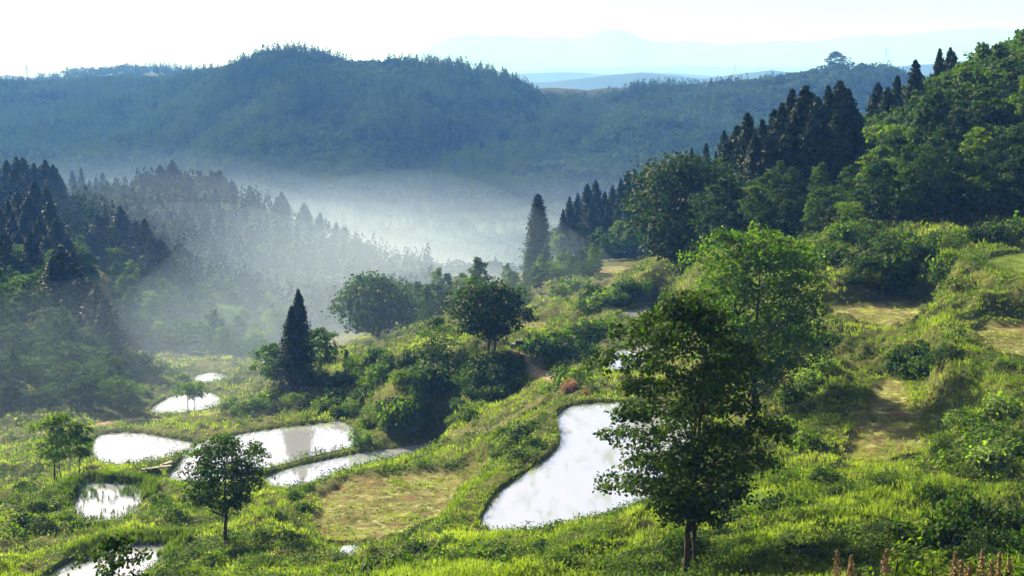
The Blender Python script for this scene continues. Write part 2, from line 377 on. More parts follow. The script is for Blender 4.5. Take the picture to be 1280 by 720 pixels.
# ------------------------------------------------------------------ mesh helpers
def mesh(name, V, Fq, material, rnd=None, smooth=False):
    """V (n,3); Fq: array (m,k) of equal-size faces, or list of such arrays"""
    me = bpy.data.meshes.new(name)
    Fs = Fq if isinstance(Fq, list) else [Fq]
    nl = sum(f.size for f in Fs); nf = sum(len(f) for f in Fs)
    me.vertices.add(len(V)); me.vertices.foreach_set('co', np.asarray(V, np.float32).ravel())
    me.loops.add(nl); me.loops.foreach_set('vertex_index', np.concatenate([f.ravel() for f in Fs]).astype(np.int32))
    tot = np.concatenate([np.full(len(f), f.shape[1]) for f in Fs]); st = np.concatenate([[0], np.cumsum(tot)[:-1]])
    me.polygons.add(nf); me.polygons.foreach_set('loop_start', st.astype(np.int32)); me.polygons.foreach_set('loop_total', tot.astype(np.int32))
    if smooth: me.polygons.foreach_set('use_smooth', np.ones(nf, bool))
    me.update(calc_edges=True)
    if rnd is not None:
        a = me.attributes.new('rnd', 'FLOAT', 'FACE'); a.data.foreach_set('value', np.asarray(rnd, np.float32))
    me.materials.append(material); return me
def link(name, data, parent=None, loc=None, **kw):
    o = bpy.data.objects.new(name, data); COL.objects.link(o)
    if parent: o.parent = parent
    if loc is not None: o.location = loc
    for k, v in kw.items(): o[k] = v
    return o
def leaves(P, size, asp=.55, up=.5, r=rng, out=None):
    """rhombus leaves; out = preferred normals"""
    n = len(P); nr = r.normal(size=(n, 3))
    if out is not None: nr = nr * .7 + out
    nr[:, 2] += up; nr /= np.linalg.norm(nr, axis=1)[:, None] + 1e-9
    t = r.normal(size=(n, 3)); t -= nr * (t * nr).sum(1)[:, None]; t /= np.linalg.norm(t, axis=1)[:, None] + 1e-9
    b = np.cross(nr, t); s = (np.asarray(size) * (0.65 + .7 * r.random(n)))[:, None]
    V = np.stack([P - t * s, P + b * s * asp - t * s * .1, P + t * s, P - b * s * asp - t * s * .1], 1).reshape(-1, 3)
    Fc = np.arange(n * 4).reshape(n, 4); return V, Fc
def tube(pts, rad, k=7):
    pts = np.array(pts, float); V = []; n = len(pts)
    for i in range(n):
        d = pts[min(i + 1, n - 1)] - pts[max(i - 1, 0)]; d /= np.linalg.norm(d) + 1e-9
        a = np.cross(d, (0.3, .95, .1)); a /= np.linalg.norm(a) + 1e-9; b = np.cross(d, a)
        for j in range(k):
            q = 2 * math.pi * j / k; V.append(pts[i] + (a * math.cos(q) + b * math.sin(q)) * rad[i])
    Fc = [[i * k + j, i * k + (j + 1) % k, (i + 1) * k + (j + 1) % k, (i + 1) * k + j] for i in range(n - 1) for j in range(k)]
    return np.array(V), np.array(Fc)
def joinm(L):
    V = []; Fc = []; o = 0
    for v, f in L: V.append(v); Fc.append(f + o); o += len(v)
    return np.concatenate(V), np.concatenate(Fc)
def unit(r, n):
    v = r.normal(size=(n, 3)); return v / np.linalg.norm(v, axis=1)[:, None]

def broadleaf(seed, H=12, W=9, base=.25, lobes=16, twigs=34, lpt=18, leaf=.17, trunk=.22, stems=1, top=.5, flat=.75, spread=.32, gap=.0, wild=.22, lob=1.0):
    """returns (trunk mesh data, crown mesh data): tapered trunk with limbs, crown of lobes > twigs > leaves"""
    r = np.random.default_rng(seed); zc0 = H * base; ch = H - zc0; T = []
    C = []; Rr = []
    for i in range(lobes):
        t = (i + .5) / lobes; z = zc0 + ch * (.06 + .84 * t)
        prof = math.sin(math.pi * min(1, (t * (1 - top) / .5 if t < .5 / (1 - top) * 1 else 1)) * .5) if False else math.sqrt(max(.03, 1 - abs((t - (1 - top)) / max(top, 1 - top)) ** 2.0))
        a = i * 2.39996 + r.random() * .8; q = W / 2 * prof * (.62 - wild * .5 + wild * 1.3 * r.random())
        C.append((q * math.cos(a), q * math.sin(a), z)); Rr.append(W * (.15 + .11 * r.random()) * (.65 + .5 * prof) * lob)
    C.append((r.normal() * .03 * W, 0, H - W * .14)); Rr.append(W * .17)
    C = np.array(C); Rr = np.array(Rr)
    offs = [np.zeros(3)] if stems == 1 else [np.array([r.normal() * .35, r.normal() * .35, 0]) for _ in range(stems)]
    tops = []
    for s, of in enumerate(offs):
        lean = r.normal(size=2) * .05 * H * (1 if stems == 1 else 1.6); m = 9; hh = H * (.86 if s == 0 else .6 + .2 * r.random())
        pts = [of + np.array([lean[0] * (k / m) ** 1.3 + .06 * math.sin(k * 1.7 + seed), lean[1] * (k / m) ** 1.3 + .06 * math.cos(k * 1.3), hh * k / m - .3]) for k in range(m + 1)]
        T.append(tube(pts, [trunk * (1.35 if k == 0 else 1) * (1 - .88 * k / m) * (1 if s == 0 else .75) for k in range(m + 1)], 8)); tops.append(np.array(pts))
    P = []; O = []
    for i in range(len(C)):
        pts = tops[i % len(tops)]; zs = C[i, 2] - Rr[i] * .6 - np.hypot(C[i, 0], C[i, 1]) * .55
        k = int(np.clip(np.searchsorted(pts[:, 2], zs), 1, len(pts) - 2)); a = pts[k]; e = C[i]
        mid = (a + e) / 2 + np.array([0, 0, -.08 * np.linalg.norm(e - a)]) + r.normal(size=3) * .12
        bt = trunk * (.42 - .25 * k / len(pts))
        T.append(tube([a, a * .6 + mid * .4, mid, mid * .45 + e * .55, e], [bt, bt * .8, bt * .6, bt * .4, bt * .15], 5))
        d = unit(r, twigs); d[:, 2] = np.where(d[:, 2] < -.35, -d[:, 2] * .6, d[:, 2])
        q = Rr[i] * (.62 + .5 * r.random(twigs) ** .8) 
        tc = C[i] + d * q[:, None] * np.array([1, 1, flat])
        keep = r.random(twigs) > gap; tc = tc[keep]; dd = d[keep]
        for u in range(0, len(tc), 4):
            T.append(tube([e, (e + tc[u]) / 2 + r.normal(size=3) * .1, tc[u]], [bt * .22, bt * .15, bt * .05], 3))
        cl = r.normal(size=(len(tc), lpt, 3)) * np.array([spread, spread, spread * .55]) * (Rr[i] / 1.4) ** .5
        P.append((tc[:, None] + cl).reshape(-1, 3)); O.append(np.repeat(dd, lpt, 0))
    P = np.concatenate(P); O = np.concatenate(O); V, Fc = leaves(P, leaf, .6, .45, r, O * .8)
    tv, tf = joinm(T)
    return mesh('trunk', tv, tf, M_BARK, np.zeros(len(tf)), True), mesh('crown', V, Fc, M_OAK, r.random(len(Fc)))
def conifer(seed, H=14, W=4.6, nb=300, lpb=9, leaf=.3, power=.75, base=.06, ragged=.18, material=None):
    r = np.random.default_rng(seed); P = []; O = []
    t = np.sort(r.random(nb) ** .8); z = H * (base + (1 - base) * t)
    rad = W / 2 * (np.clip(1 - t, 0, 1) ** power) * (1 - .35 * np.exp(-t * 9)) + .05
    rad *= 1 + ragged * r.normal(size=nb); a = r.random(nb) * 2 * math.pi
    # lumps round the outline
    rad *= 1 + .10 * np.sin(a * 3 + seed + z * .7) * (1 - t)
    rad = np.abs(rad)
    s = (np.arange(lpb) + .6) / lpb
    s = np.sqrt(s)
    X = rad[:, None] * s; dr = -.30 * X + .42 * rad[:, None] * s ** 3
    P = np.stack([np.cos(a)[:, None] * X, np.sin(a)[:, None] * X, z[:, None] + dr], -1)
    P = P + r.normal(size=P.shape) * np.array([.16, .16, .12]) * (W / 4.6) * np.clip(rad / (W * .25), .15, 1)[:, None, None]
    O = np.repeat(np.stack([np.cos(a), np.sin(a), .25 + 0 * a], -1), lpb, 0)
    V, Fc = leaves(P.reshape(-1, 3), leaf, .5, .1, r, O * .7)
    tv, tf = tube([(0, 0, -.5), (0, 0, H * .4), (0, 0, H * .97)], [.22 * H / 14, .15 * H / 14, .02], 7)
    return mesh('trunk', tv, tf, M_BARK, np.zeros(len(tf)), True), mesh('crown', V, Fc, material or M_CEDAR, r.random(len(Fc)))
def shrub(seed, Rx=1.3, Hh=1.3, twigs=90, lpt=16, leaf=.10, material=None, spread=.2):
    r = np.random.default_rng(seed); d = unit(r, twigs); d[:, 2] = np.abs(d[:, 2])
    lob = 1 + .28 * np.sin(d[:, 0] * 4 + seed) * np.cos(d[:, 1] * 5 + seed * 2)
    q = (.55 + .5 * r.random(twigs) ** .7) * lob
    tc = d * q[:, None] * np.array([Rx, Rx, Hh]) + np.array([0, 0, .05])
    P = (tc[:, None] + r.normal(size=(twigs, lpt, 3)) * spread * np.array([1, 1, .7])).reshape(-1, 3)
    V, Fc = leaves(P, leaf, .6, .5, r, np.repeat(d, lpt, 0) * .7)
    T = [tube([(0, 0, -.2), tuple(tc[i] * .5 + r.normal(size=3) * .05), tuple(tc[i])], [.035, .02, .006], 4) for i in range(0, twigs, 6)]
    tv, tf = joinm(T)
    return mesh('stems', tv, tf, M_BARK, np.zeros(len(tf))), mesh('foliage', V, Fc, material or M_OAK, r.random(len(Fc)))

# ------------------------------------------------------------------ terrain mesh
def build_terrain():
    rows = np.concatenate([np.linspace(-25, 2, 10), np.geomspace(3, 58, 70)[:-1], np.geomspace(58, 350, 430)[:-1], np.geomspace(350, 2600, 170)[:-1], np.geomspace(2600, 26000, 36)])
    cols = np.concatenate([np.linspace(-1100, -180, 22)[:-1], np.linspace(-180, 1600, 690), np.linspace(1600, 2380, 20)[1:]])
    D, Pc = np.meshgrid(rows, cols, indexing='ij')
    X = (Pc - 640) / F * np.sqrt(D * D + 16 ** 2) / .985; Y = D
    z, fm, pm = hfun(X.ravel(), Y.ravel(), True)
    V = np.stack([X.ravel(), Y.ravel(), z], -1); nr, nc = D.shape
    i = np.arange(nr * nc).reshape(nr, nc)
    Fc = np.stack([i[:-1, :-1], i[:-1, 1:], i[1:, 1:], i[1:, :-1]], -1).reshape(-1, 4)
    me = mesh('terrain', V, Fc, M_GROUND, None, True)
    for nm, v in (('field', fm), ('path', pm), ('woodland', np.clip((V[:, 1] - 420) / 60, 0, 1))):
        a = me.attributes.new(nm, 'FLOAT', 'POINT'); a.data.foreach_set('value', v.astype(np.float32))
    link('terrain', me, kind='structure')
    return z.min()
ZMIN = build_terrain()
WMAT = {'pondH': M_ALGAE, 'fieldT': M_GREENW}
for nm, P, h, bw, bh, bl, k in PP:
    if k != 'w': continue
    c = P.mean(0); n = len(P); T = np.roll(P, -1, 0) - np.roll(P, 1, 0); T /= np.linalg.norm(T, axis=1)[:, None]
    area = .5 * np.sum(P[:, 0] * np.roll(P[:, 1], -1) - np.roll(P[:, 0], -1) * P[:, 1])
    nrm = np.stack([T[:, 1], -T[:, 0]], -1) * (1 if area > 0 else -1)
    Q = P + nrm * .3
    if area < 0: Q = Q[::-1]
    V = np.concatenate([Q, np.full((n, 1), -h)], 1)
    link('pond_water', mesh('pond_water', V, np.arange(n)[None], WMAT.get(nm, M_WATER)), kind='structure')

# ------------------------------------------------------------------ far hills
M_ROCK = simple('pale_mountain_rock', (.20, .20, .21), (.28, .28, .29), .001, .95, .05)
def ridge(name, pts, d, depth, seed, rough=.12, z0=-160, material=None):
    px = np.arange(pts[0][0], pts[-1][0] + 1, 2.5 if d < 9000 else 4.0); py = np.interp(px, [p[0] for p in pts], [p[1] for p in pts])
    r = np.random.default_rng(seed); m = 26; V = []
    top = np.array([at_d(a, b, d).z for a, b in zip(px, py)]); x0 = (px - 640) / F * d
    for j in range(m):
        t = j / (m - 1); y = d - depth * (1 - t) if t < 1 else d
        for s in (0,): pass
        prof = t ** 1.15
        xx = (px - 640) / F * y
        hgt = z0 + (top - z0) * prof
        hgt = hgt + (1 - t) * rough * (top - z0) * fbm(xx + seed * 37, np.full_like(xx, y), depth * .5, 4) * 1.6 + rough * .12 * (top - z0) * fbm(xx, np.full_like(xx, y) + seed, depth * .06, 3)
        V.append(np.stack([xx, np.full_like(xx, y), hgt], -1))
    for q in (.3, .7, 1.0):
        y = d + depth * q; xx = (px - 640) / F * y
        V.append(np.stack([xx, np.full_like(xx, y), top * (1 - q) * .8 + z0 * q * 1.0 + (top * .2 * (1 - q))], -1))
    V = np.array(V); nr, nc = V.shape[:2]; i = np.arange(nr * nc).reshape(nr, nc)
    Fc = np.stack([i[:-1, :-1], i[:-1, 1:], i[1:, 1:], i[1:, :-1]], -1).reshape(-1, 4)
    link(name, mesh(name, V.reshape(-1, 3), Fc, material or M_HILL, None, True), kind='structure')
ridge('hills', [(-80, 100), (0, 97), (15, 93), (35, 96), (60, 98), (75, 94), (95, 98), (110, 103), (200, 112)], 5200, 1200, 1)
ridge('hills', [(600, 108), (630, 96), (650, 92), (700, 90), (760, 93), (800, 90), (850, 92), (900, 96), (950, 98), (1000, 92), (1050, 94), (1100, 102)], 8500, 1500, 2)
ridge('hills', [(620, 112), (660, 103), (690, 102), (730, 97), (770, 93), (800, 91), (850, 95), (880, 98), (920, 92), (960, 88), (1000, 92), (1040, 96), (1060, 104)], 5200, 1200, 3)
ridge('hills', [(1040, 106), (1080, 92), (1100, 85), (1130, 82), (1160, 80), (1200, 76), (1240, 74), (1280, 72), (1400, 70)], 5600, 1400, 4)
ridge('hills', [(560, 100), (620, 92), (680, 86), (720, 84), (780, 84), (850, 82), (900, 84), (960, 84), (1020, 82), (1080, 84), (1120, 84), (1200, 90), (1300, 88)], 15000, 2500, 6)
ridge('mountains', [(440, 95), (480, 78), (520, 68), (545, 54), (565, 46), (590, 42), (610, 45), (640, 44), (670, 48), (690, 45), (715, 49), (735, 44), (752, 38), (768, 36), (785, 40), (805, 49), (830, 53), (860, 50), (890, 55), (930, 54), (970, 50), (1010, 52), (1050, 46), (1085, 42), (1110, 44), (1150, 40), (1190, 36), (1230, 33), (1260, 37), (1300, 46), (1400, 60)], 21000, 3200, 5, .1, material=M_HILL)

# ------------------------------------------------------------------ far forest on the ridges: one mass
def forest_mass(name, regions, label, nq=64, seed=3, hscale=1.0):
    r = np.random.default_rng(seed); V = []; Fs = []; Rn = []; off = 0
    for (p0, p1, d0, d1, cnt, cfrac, H) in regions:
        px = r.uniform(p0, p1, cnt); d = r.uniform(d0, d1, cnt)
        x = (px - 640) / F * d / .985; z = hfun(x, d)
        stand = fbm(x + 500, d, 90, 2); tone = .5 + .9 * fbm(x - 300, d, 60, 3); con = stand + r.normal(size=cnt) * .25 > (1 - 2 * cfrac) * .5
        h = H * (.75 + .4 * r.random(cnt)) * np.where(con, 1.15, .8) * hscale
        for kind in (0, 1):
            i = np.where(con == bool(kind))[0]; m = len(i)
            if not m: continue
            u = r.random((m, nq)); a = r.random((m, nq)) * 2 * np.pi
            if kind:   # cone
                t = u ** .95; rr = (1 - t) ** .8 * .22 * h[i][:, None] * (.75 + .5 * r.random((m, 1))) + .1; zz = (.12 + .88 * t) * h[i][:, None]
                sz = .95 - .5 * t; up = .1
            else:      # rounded crown
                c = r.random((m, nq)) * 1.35 - .35; rr = np.sqrt(np.clip(1 - c ** 2, 0, 1)) * .42 * h[i][:, None]; zz = (.55 + .45 * c) * h[i][:, None]
                sz = 1.0 + 0 * c; up = .3
            P = np.stack([x[i][:, None] + np.cos(a) * rr, d[i][:, None] + np.sin(a) * rr, z[i][:, None] + zz], -1)
            O = np.stack([np.cos(a), np.sin(a), np.full_like(a, .4)], -1).reshape(-1, 3)
            v, f = leaves(P.reshape(-1, 3), (sz * H / 13).reshape(-1), .7, up, r, O)
            V.append(v); Fs.append(f + off); off += len(v)
            Rn.append(np.clip(np.repeat(r.random(m) * .7 + tone[i] * .5 - .1, nq) + r.random(m * nq) * .2, 0, 1.3) * (.6 if kind else 1))
    V = np.concatenate(V); Fs = np.concatenate(Fs)
    link(name, mesh(name, V, Fs, M_FOREST, np.concatenate(Rn)), kind='stuff', label=label, category='forest')
forest_mass('forest', [(-80, 320, 960, 1260, 1800, .4, 13), (-80, 300, 1250, 1930, 6000, .5, 16), (250, 1400, 1050, 1440, 10500, .4, 15.5), (-80, 300, 1860, 1930, 500, .8, 17), (250, 1400, 1385, 1435, 1100, .6, 16), (60, 420, 2450, 2640, 700, .7, 17)],
            'dense blue-green wooded ridge filling the background behind the misty valley')

# ------------------------------------------------------------------ tree library
LIB = {}
def lib(key, fn, *a, **k):
    LIB[key] = fn(*a, **k)
for s in range(5): lib(('bl', s), broadleaf, 20 + s, H=(12, 14, 10.5, 13, 11.5)[s], W=(8.2, 6.4, 9.4, 7.4, 8.6)[s], base=(.12, .1, .2, .12, .15)[s], lobes=(22, 24, 20, 26, 20)[s], twigs=20, lpt=12, leaf=.23, spread=.27, trunk=.2, flat=(.7, .9, .45, .6, .5)[s], gap=.12, wild=.45, lob=.85, top=(.5, .65, .35, .5, .4)[s])
for s in range(6): lib(('co', s), conifer, 40 + s, H=14, W=5.4 + .6 * (s % 3), nb=460 + 20 * s, lpb=10, leaf=.25, power=.72 + .06 * (s % 4), ragged=.2 + .03 * s)
for s in range(6): lib(('sh', s), shrub, 60 + s, 1.3, 1.1 + .15 * (s % 3), (80, 46, 110)[s % 3], (15, 12, 13)[s % 3], (.13, .19, .09)[s % 3], None, (.2, .32, .16)[s % 3])
for s in range(2): lib(('lo', s), broadleaf, 90 + s, H=10, W=9, base=.2, lobes=13, twigs=22, lpt=10, leaf=.25, gap=.35, spread=.45)
def variant(me, material):
    key = (me.name, material.name)
    if key not in VC:
        m2 = me.copy(); m2.materials.clear(); m2.materials.append(material); VC[key] = m2
    return VC[key]
VC = {}
def plant(name, cat, label, key, loc, scale=(1, 1, 1), group=None, material=None, rot=None, parts=('trunk', 'crown')):
    t = bpy.data.objects.new(name, None); COL.objects.link(t); t.empty_display_size = .3
    t.location = loc; t.scale = scale if not isinstance(scale, (int, float)) else (scale,) * 3
    t.rotation_euler = (0, 0, random.uniform(0, 6.28) if rot is None else rot)
    t['label'] = label; t['category'] = cat
    if group: t['group'] = group
    a, b = LIB[key] if not isinstance(key[0], bpy.types.Mesh) else key
    for nm, me in zip(parts, (a, b)):
        if me is None: continue
        if material and nm in ('crown', 'foliage'): me = variant(me, material)
        c = bpy.data.objects.new(nm, me); COL.objects.link(c); c.parent = t
    return t

# --- hero trees
def hero(name, cat, label, px, d, data, material=None, sc=1.0, rot=0):
    p = spot(px, d); p.z -= .1
    return plant(name, cat, label, data, p, sc, None, material, rot)
hero('broadleaf_tree', 'tree', 'tall dark leafy tree standing alone in the foreground in front of the winding pond', 862, 69,
     broadleaf(101, H=15.4, W=8.6, base=.16, lobes=60, twigs=42, lpt=16, leaf=.115, trunk=.17, stems=2, top=.5, flat=.5, spread=.2, gap=.2, wild=.5, lob=.72), M_DARKLEAF)
hero('broadleaf_tree', 'tree', 'large yellow-green spreading tree behind the dark foreground tree', 945, 128,
     broadleaf(102, H=18.6, W=13.0, base=.15, lobes=52, twigs=38, lpt=15, leaf=.18, trunk=.3, stems=2, top=.45, flat=.6, spread=.32, gap=.15, wild=.45, lob=.75), M_BRIGHT)
hero('broadleaf_tree', 'tree', 'round-crowned tree on the weedy bank in front of the big pond', 275, 118,
     broadleaf(103, H=9.6, W=7.6, base=.3, lobes=30, twigs=24, lpt=14, leaf=.14, trunk=.2, top=.5, flat=.7, spread=.26, gap=.15, wild=.4, lob=.8), M_OAK)
hero('broadleaf_tree', 'tree', 'dark round double-stemmed tree on top of the shaded mound', 612, 203,
     broadleaf(104, H=10.2, W=11.2, base=.22, lobes=22, twigs=30, lpt=14, leaf=.25, trunk=.25, stems=2, top=.5, flat=.8, spread=.38, gap=.08), M_DARKLEAF)
hero('broadleaf_tree', 'tree', 'thin open-branched tree beside the dark round tree on the mound', 545, 205,
     broadleaf(105, H=8.6, W=6.0, base=.2, lobes=14, twigs=20, lpt=8, leaf=.2, trunk=.16, stems=2, gap=.45, spread=.4), M_OAK)
hero('broadleaf_tree', 'tree', 'big dark round tree at the foot of the right-hand wooded hill', 850, 236,
     broadleaf(106, H=21, W=18, base=.12, lobes=30, twigs=36, lpt=15, leaf=.36, trunk=.4, stems=2, top=.5, flat=.8, spread=.55), M_DARKLEAF)
hero('broadleaf_tree', 'tree', 'pale green slender tree, larger of the two on the left meadow', 62, 166,
     broadleaf(107, H=8.8, W=6.6, base=.32, lobes=14, twigs=22, lpt=12, leaf=.19, trunk=.1, stems=3, gap=.2, spread=.35), M_LIME)
hero('broadleaf_tree', 'tree', 'pale green slender tree, smaller of the two on the left meadow', 93, 168,
     broadleaf(108, H=7.6, W=3.6, base=.35, lobes=10, twigs=20, lpt=11, leaf=.18, trunk=.09, gap=.2, spread=.32), M_LIME)
hero('broadleaf_tree', 'tree', 'hazy dome-crowned tree in the mist behind the cedar pair', 472, 300,
     broadleaf(109, H=14.5, W=16, base=.15, lobes=24, twigs=26, lpt=12, leaf=.42, trunk=.3, stems=2, spread=.6), M_OAK)
hero('broadleaf_tree', 'tree', 'small spreading tree left of the cedar pair above the big pond', 340, 233,
     broadleaf(110, H=8.5, W=7, base=.25, lobes=12, twigs=20, lpt=12, leaf=.25, trunk=.14, gap=.2), M_LIME)
hero('broadleaf_tree', 'tree', 'small bright tree just right of the cedar pair', 400, 240,
     broadleaf(111, H=9.0, W=7, base=.25, lobes=12, twigs=20, lpt=12, leaf=.25, trunk=.14, gap=.2), M_LIME)
for px, d, H, lab in ((365, 231, 14.2, 'dark pointed cedar, left of the touching pair behind the big pond'), (374, 234, 16.0, 'dark pointed cedar, taller right one of the touching pair behind the big pond')):
    hero('cedar_tree', 'cedar', lab, px, d, conifer(int(px), H=H, W=6.8, nb=1000, lpb=12, leaf=.2, power=.85, base=.02, ragged=.22), M_CEDAR)
hero('cedar_tree', 'cedar', 'lone dark columnar cedar rising out of the mist near the centre', 672, 350,
     conifer(201, H=20.5, W=7.4, nb=1100, lpb=12, leaf=.3, power=.55, base=.02, ragged=.2), M_CEDAR)
for px, d, H, lab in ((238, 252, 5.0, 'left of two small flat-topped trees standing against the far bright pond'), (247, 253, 5.2, 'right of two small flat-topped trees standing against the far bright pond')):
    hero('broadleaf_tree', 'tree', lab, px - 6, d - 7, broadleaf(int(px), H=H, W=5.5, base=.5, lobes=8, twigs=16, lpt=9, leaf=.22, trunk=.1, gap=.3, top=.35), M_LIME)
# sapling at the bottom left, close to the camera
p = at_d(142, 668, 42); gz = hz(p.x, 42)
t_ = plant('young_tree', 'sapling', 'leafy bright green sapling cut off by the bottom edge before the lowest pond',
     broadleaf(120, H=max(2.2, p.z - gz), W=2.4, base=.05, lobes=13, twigs=16, lpt=9, leaf=.085, trunk=.03, stems=2, spread=.16, gap=.1), (p.x, 42, gz), 1, None, M_OAK, 0)

# --- forests of individual trees
def scatter(n, p0, p1, d0, d1, mind, cond=None, tries=60, seed=1):
    r = np.random.default_rng(seed); out = []; k = 0
    while len(out) < n and k < n * tries:
        k += 1; px = r.uniform(p0, p1); d = math.sqrt(r.uniform(d0 * d0, d1 * d1)); x = (px - 640) / F * d / .985
        if cond and not cond(px, d): continue
        if any((x - a) ** 2 + (d - b) ** 2 < mind * mind for a, b in out): continue
        out.append((x, d))
    if not out: return []
    A = np.array(out); ok = ~in_any(A[:, 0], A[:, 1], 1.2); A = A[ok]
    z = hfun(A[:, 0], A[:, 1]); return [(a[0], a[1], q) for a, q in zip(A, z)]
MASS = []
def grove(spots, kind, name, cat, label, group, hs=(.85, 1.15), mats=None, seed=1, nv=None, cap=100, big=lambda x, y: 1):
    r = random.Random(seed); spots = sorted(spots, key=lambda q: q[1])
    for q in spots[cap:]:
        s = r.uniform(*hs) * big(q[0], q[1]); MASS.append((q[0], q[1], q[2] - .2, s * r.uniform(.85, 1.12), s, r.randrange(5), r.uniform(0, 6.28), r.random()))
    spots = spots[:cap]
    for (x, y, z) in spots:
        s = r.uniform(*hs) * big(x, y); wv = s * r.uniform(.85, 1.12)
        key = (kind, r.randrange(nv or {'bl': 5, 'co': 6, 'sh': 6, 'lo': 2}[kind]))
        plant(name, cat, label, key, (x, y, z - .2), (wv, wv, s), group, r.choice(mats) if mats else None, r.uniform(0, 6.28),
              ('stems', 'foliage') if kind == 'sh' else ('trunk', 'crown'))
# right-hand hill
def rh(px, d): return (px > 1085 or px < 905 or d < 222) and d > np.interp(px, [780, 830, 900, 960, 1000, 1100, 1200, 1300, 1400], [262, 250, 212, 200, 196, 192, 189, 188, 188])
grove(scatter(210, 850, 1400, 186, 262, 3.4, rh, seed=11), 'bl', 'broadleaf_tree', 'tree', 'broadleaf tree in the dense wood covering the right-hand hill', 'broadleaf trees on the right hill',
      (.6, .95), [M_OAK, M_DARKLEAF, M_DARKLEAF, M_OAK, M_DARKLEAF, M_LIME], 12, cap=105, big=lambda x, y: (.62 if 905 < (x / y * F * .985 + 640) < 1090 else (1.3 if y > 205 and (x / y * F * .985 + 640) > 1095 else 1)))
def cedars(lst, label, group, W=None, seed=5, hs=None):
    r = random.Random(seed)
    for px, py, d, H in lst:     # tip column and row, distance, tree height
        p = at_d(px, py, d); g = hz(p.x, d)
        h = H if H else p.z - g
        h = max(5.0, p.z - g)
        h = min(h, 26)
        sw = (h / 14) ** .6 * r.uniform(.85, 1.15) * (W or 1)
        plant('cedar_tree', 'cedar', label, ('co', r.randrange(6)), (p.x, d, g - .3), (sw, sw, (p.z - g + .3) / 14 if p.z - g > 5 else h / 14), group, None, r.uniform(0, 6.28))
cedars([(1008, 108, 236, 0), (1022, 122, 232, 0), (990, 112, 240, 0), (968, 138, 240, 0), (953, 150, 236, 0), (935, 142, 240, 0), (978, 130, 234, 0), (1036, 108, 236, 0), (1050, 102, 240, 0), (1060, 112, 234, 0), (922, 158, 246, 0), (1000, 128, 228, 0), (944, 168, 228, 0), (962, 172, 226, 0), (986, 160, 226, 0), (1028, 150, 224, 0), (1046, 138, 226, 0), (1072, 140, 236, 0), (912, 176, 244, 0), (1014, 150, 224, 0)],
       'dark pointed cedar in the row along the shoulder of the right-hand hill', 'cedars along the right-hand ridge', 1.35, 5)
cedars([(1145, 76, 246, 0), (1122, 96, 250, 0), (1110, 110, 245, 0), (1098, 104, 252, 0)], 'tall cedar standing beside the highest leafy slope on the right', 'cedars below the right-hand summit', 1.1, 6)
cedars([(1175, 62, 262, 0), (1188, 60, 264, 0), (1192, 66, 260, 0)], 'cedar peeping over the bright crest near the right edge', 'cedars on the right-hand crest', .9, 7)
cedars([(865, 186, 300, 0), (883, 180, 300, 0), (905, 164, 290, 0), (895, 190, 300, 0), (850, 196, 310, 0)], 'pale-tipped cedar at the lower left end of the right-hand ridge', 'cedars at the end of the right-hand ridge', .75, 8)
# misty stand behind the lone cedar
cedars([(712, 246, 430, 0), (722, 242, 440, 0), (734, 230, 435, 0), (745, 226, 440, 0), (756, 240, 430, 0), (766, 232, 445, 0), (776, 224, 440, 0), (785, 214, 440, 0), (793, 212, 445, 0), (802, 222, 440, 0), (704, 262, 425, 0), (740, 250, 422, 0), (760, 252, 420, 0), (785, 240, 422, 0), (815, 220, 450, 0)],
       'hazy dark cedar in the stand right of the lone cedar', 'cedars right of the lone cedar', 1.0, 9)
grove(scatter(26, 690, 850, 405, 450, 6, seed=13), 'bl', 'broadleaf_tree', 'tree', 'hazy leafy tree at the foot of the misty cedars', 'leafy trees below the misty cedars', (.7, 1.0), [M_OAK, M_LIME], 14)
grove(scatter(22, 632, 745, 318, 352, 4.5, seed=15), 'bl', 'broadleaf_tree', 'tree', 'low bushy tree round the foot of the lone cedar', 'low trees round the lone cedar', (.4, .62), [M_OAK, M_LIME, M_LIME], 16)
# left hill
def lh(px, d): return (d < 345 or px > 105) and px < np.interp(d, [228, 240, 300, 360, 400, 430], [145, 150, 128, 118, 110, 100])
grove(scatter(240, -70, 152, 232, 430, 4.0, lh, seed=17), 'bl', 'broadleaf_tree', 'tree', 'dark leafy tree on the steep wooded hill at the left edge', 'trees on the left hill', (.42, .72), [M_OAK, M_DARKLEAF, M_DARKLEAF], 18, cap=75)
cedars([(22, 240, 400, 0), (42, 226, 402, 0), (58, 236, 398, 0), (10, 252, 390, 0), (0, 262, 385, 0), (30, 262, 380, 0), (50, 268, 378, 0), (66, 262, 392, 0), (75, 288, 370, 0), (-20, 240, 395, 0)],
       'dark cedar in the pointed clump crowning the left hill', 'cedars crowning the left hill', 1.5, 19)
cedars([(-30, 252, 380, 0), (15, 268, 372, 0), (36, 246, 396, 0), (62, 250, 385, 0), (70, 272, 372, 0), (84, 296, 362, 0), (45, 284, 362, 0), (22, 290, 360, 0), (0, 284, 365, 0), (58, 296, 356, 0), (90, 312, 350, 0), (30, 306, 350, 0), (-10, 300, 352, 0), (8, 310, 346, 0)],
       '', 'cedars below the crown of the left hill', 1.6, 33)
cedars([(76, 308, 300, 0), (66, 322, 296, 0), (88, 330, 295, 0), (100, 342, 290, 0), (38, 290, 330, 0), (5, 288, 330, 0), (-15, 300, 320, 0), (120, 358, 284, 0), (112, 352, 288, 0), (130, 372, 280, 0)],
       'dark cedar standing out on the lower slope of the left hill', 'cedars on the lower left slope', 1.6, 20)
